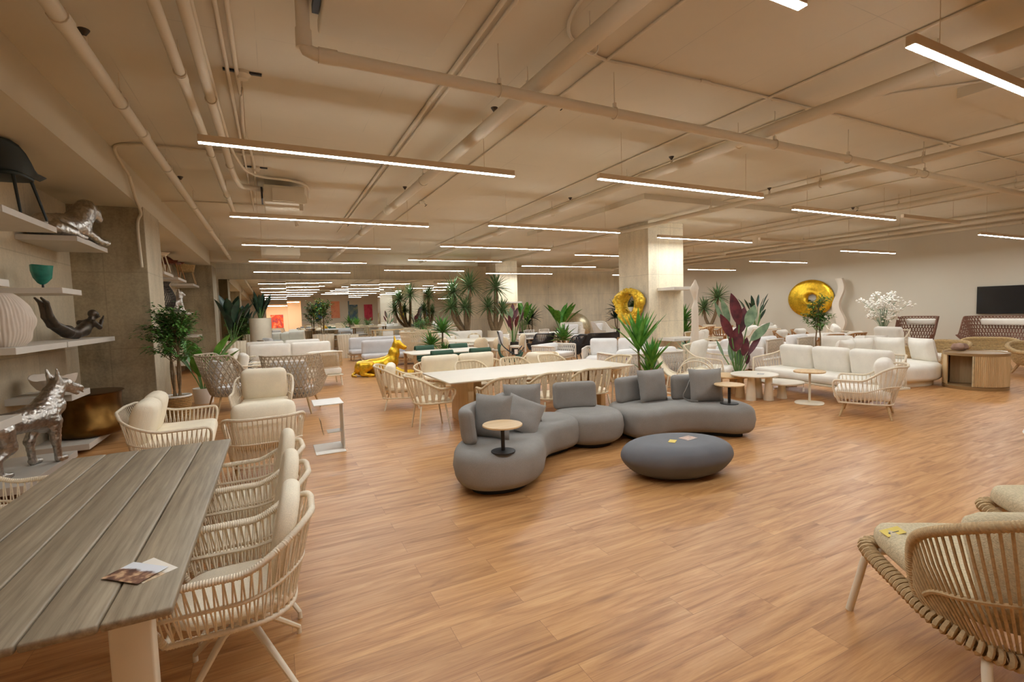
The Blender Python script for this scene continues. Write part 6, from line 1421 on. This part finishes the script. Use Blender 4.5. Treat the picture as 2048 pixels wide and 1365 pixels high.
for x, y, rz, lb in ((17.1, 14.2, 0, 'rattan dining chair in the far bay, before the narrow leaved plant'), (16.2, 15.7, PI, 'rattan dining chair in the far bay, across the table by the dragon tree'), (17.2, 15.6, PI, 'rattan dining chair in the far bay, across the table by the off white wall')): dup(rt, (x, y, 0), rz, lb)
table('oak table among the rattan chairs of the far bay', 2.0, .95, .76, 'oak_x', 'rattan', loc=(16.7, 14.95, 0))
wa = sofa('slim white armchair with a loose cushion right of the totem', .8, .8, 1, .86, .44, 'ivory_fabric', 'cream_metal', 'cane', name='slim_armchair', cat='armchair', group='slim white armchairs behind the totem'); place(wa, (12.6, 11.3, 0), PI + .3); wa['label'] = 'slim white armchair with a loose cushion next to the totem'
dup(wa, (13.6, 11.9, 0), PI + .5, 'slim white armchair further behind the totem, by the green yucca')
# rear tables by the mirror
table('tall oak bar table in front of the mirror', 1.8, .8, 1.08, 'oak_x', 'light_wood', loc=(4.75, 21.6, 0), name='bar_table')
bc = dchair('oak bar chair at the tall table, shelf side', 'ivory_fabric', 'light_wood', .5, .7, 1.06, 'pad', 'oak bar chairs', 'bar_chair'); place(bc, (4.35, 20.9, 0), 0); dup(bc, (5.1, 20.9, 0), 0, 'oak bar chair at the tall table, bush side')
table('oak dining table on a thick fluted foot near the kumquat tree', 1.9, 1.0, .76, 'mat_top', 'light_wood', loc=(3.5, 22.6, 0), ped=True)
dc = dchair('slim oak dining chair by the kumquat tree', 'ivory_fabric', 'light_wood', .5, group='slim oak dining chairs'); place(dc, (2.9, 21.95, 0), 0); dup(dc, (3.5, 21.95, 0), 0, 'slim oak dining chair under the tall bar table side')

# ------------------------------------------------------------------ behind the camera, seen in the mirror
for x, c, lb in ((4.2, [srgb(30, 50, 96), srgb(60, 92, 150), srgb(120, 150, 190)], 'blue abstract canvas'), (5.95, [srgb(226, 120, 84), srgb(236, 160, 120), srgb(214, 84, 70)], 'coral abstract canvas'), (7.65, [srgb(196, 190, 140), srgb(130, 146, 130), srgb(60, 100, 130), srgb(206, 196, 160)], 'olive and blue abstract canvas'), (9.15, [srgb(170, 34, 62), srgb(206, 70, 96), srgb(150, 30, 50)], 'crimson abstract canvas')):
    o = MB().rbox((0, 0, 0), (.86, .05, 1.75), .01, n=1).obj('abstract_painting', artmat('canvas_' + lb.split()[0], c, 1.4, x), smooth=False, loc=(x, YF + .03, 2.1)); tag(o, lb + ' seen in the rear mirror', 'painting')
o = MB().rbox((0, 0, 0), (1.3, .05, 1.5), .01, n=1).obj('abstract_painting', artmat('canvas_lobby', [srgb(40, 70, 120), srgb(230, 80, 40), srgb(240, 200, 160)], 2.2, 2), smooth=False, loc=(.5, YF - 7.95, 1.6)); tag(o, 'orange and blue canvas in the bright lobby seen in the mirror', 'painting')
t = thing('loop_sculpture', 'dark loop sculpture behind the concrete column, seen in the mirror', 'sculpture', (10.42, 12.1, 0)); MB().lathe([(.3, 0), (.3, .5), (.0, .5)], 24).obj('pedestal', M['dark'], t)
MB().tube([(.27 * math.cos(a), 0, 1.3 + .75 * math.sin(a)) for a in [2 * PI * k / 32 for k in range(32)]], .16, 10, True).obj('loop', M['charcoal'], t)
t = thing('oval_mirror', 'gold rimmed oval mirror on the white column behind the camera', 'mirror', (9.36, .6, 1.5)); b = MB().tube([(-.02, .42 * math.cos(a), .55 * math.sin(a)) for a in [2 * PI * k / 36 for k in range(36)]], .03, 8, True).obj('rim', M['champagne'], t)
MB().slab([(.4 * math.cos(2 * PI * k / 36), .53 * math.sin(2 * PI * k / 36)) for k in range(36)], -.01, .01, .003, M=Matrix.Rotation(PI / 2, 4, 'Z') @ Matrix.Rotation(PI / 2, 4, 'X')).obj('mirror_glass', M['mirror'], t)
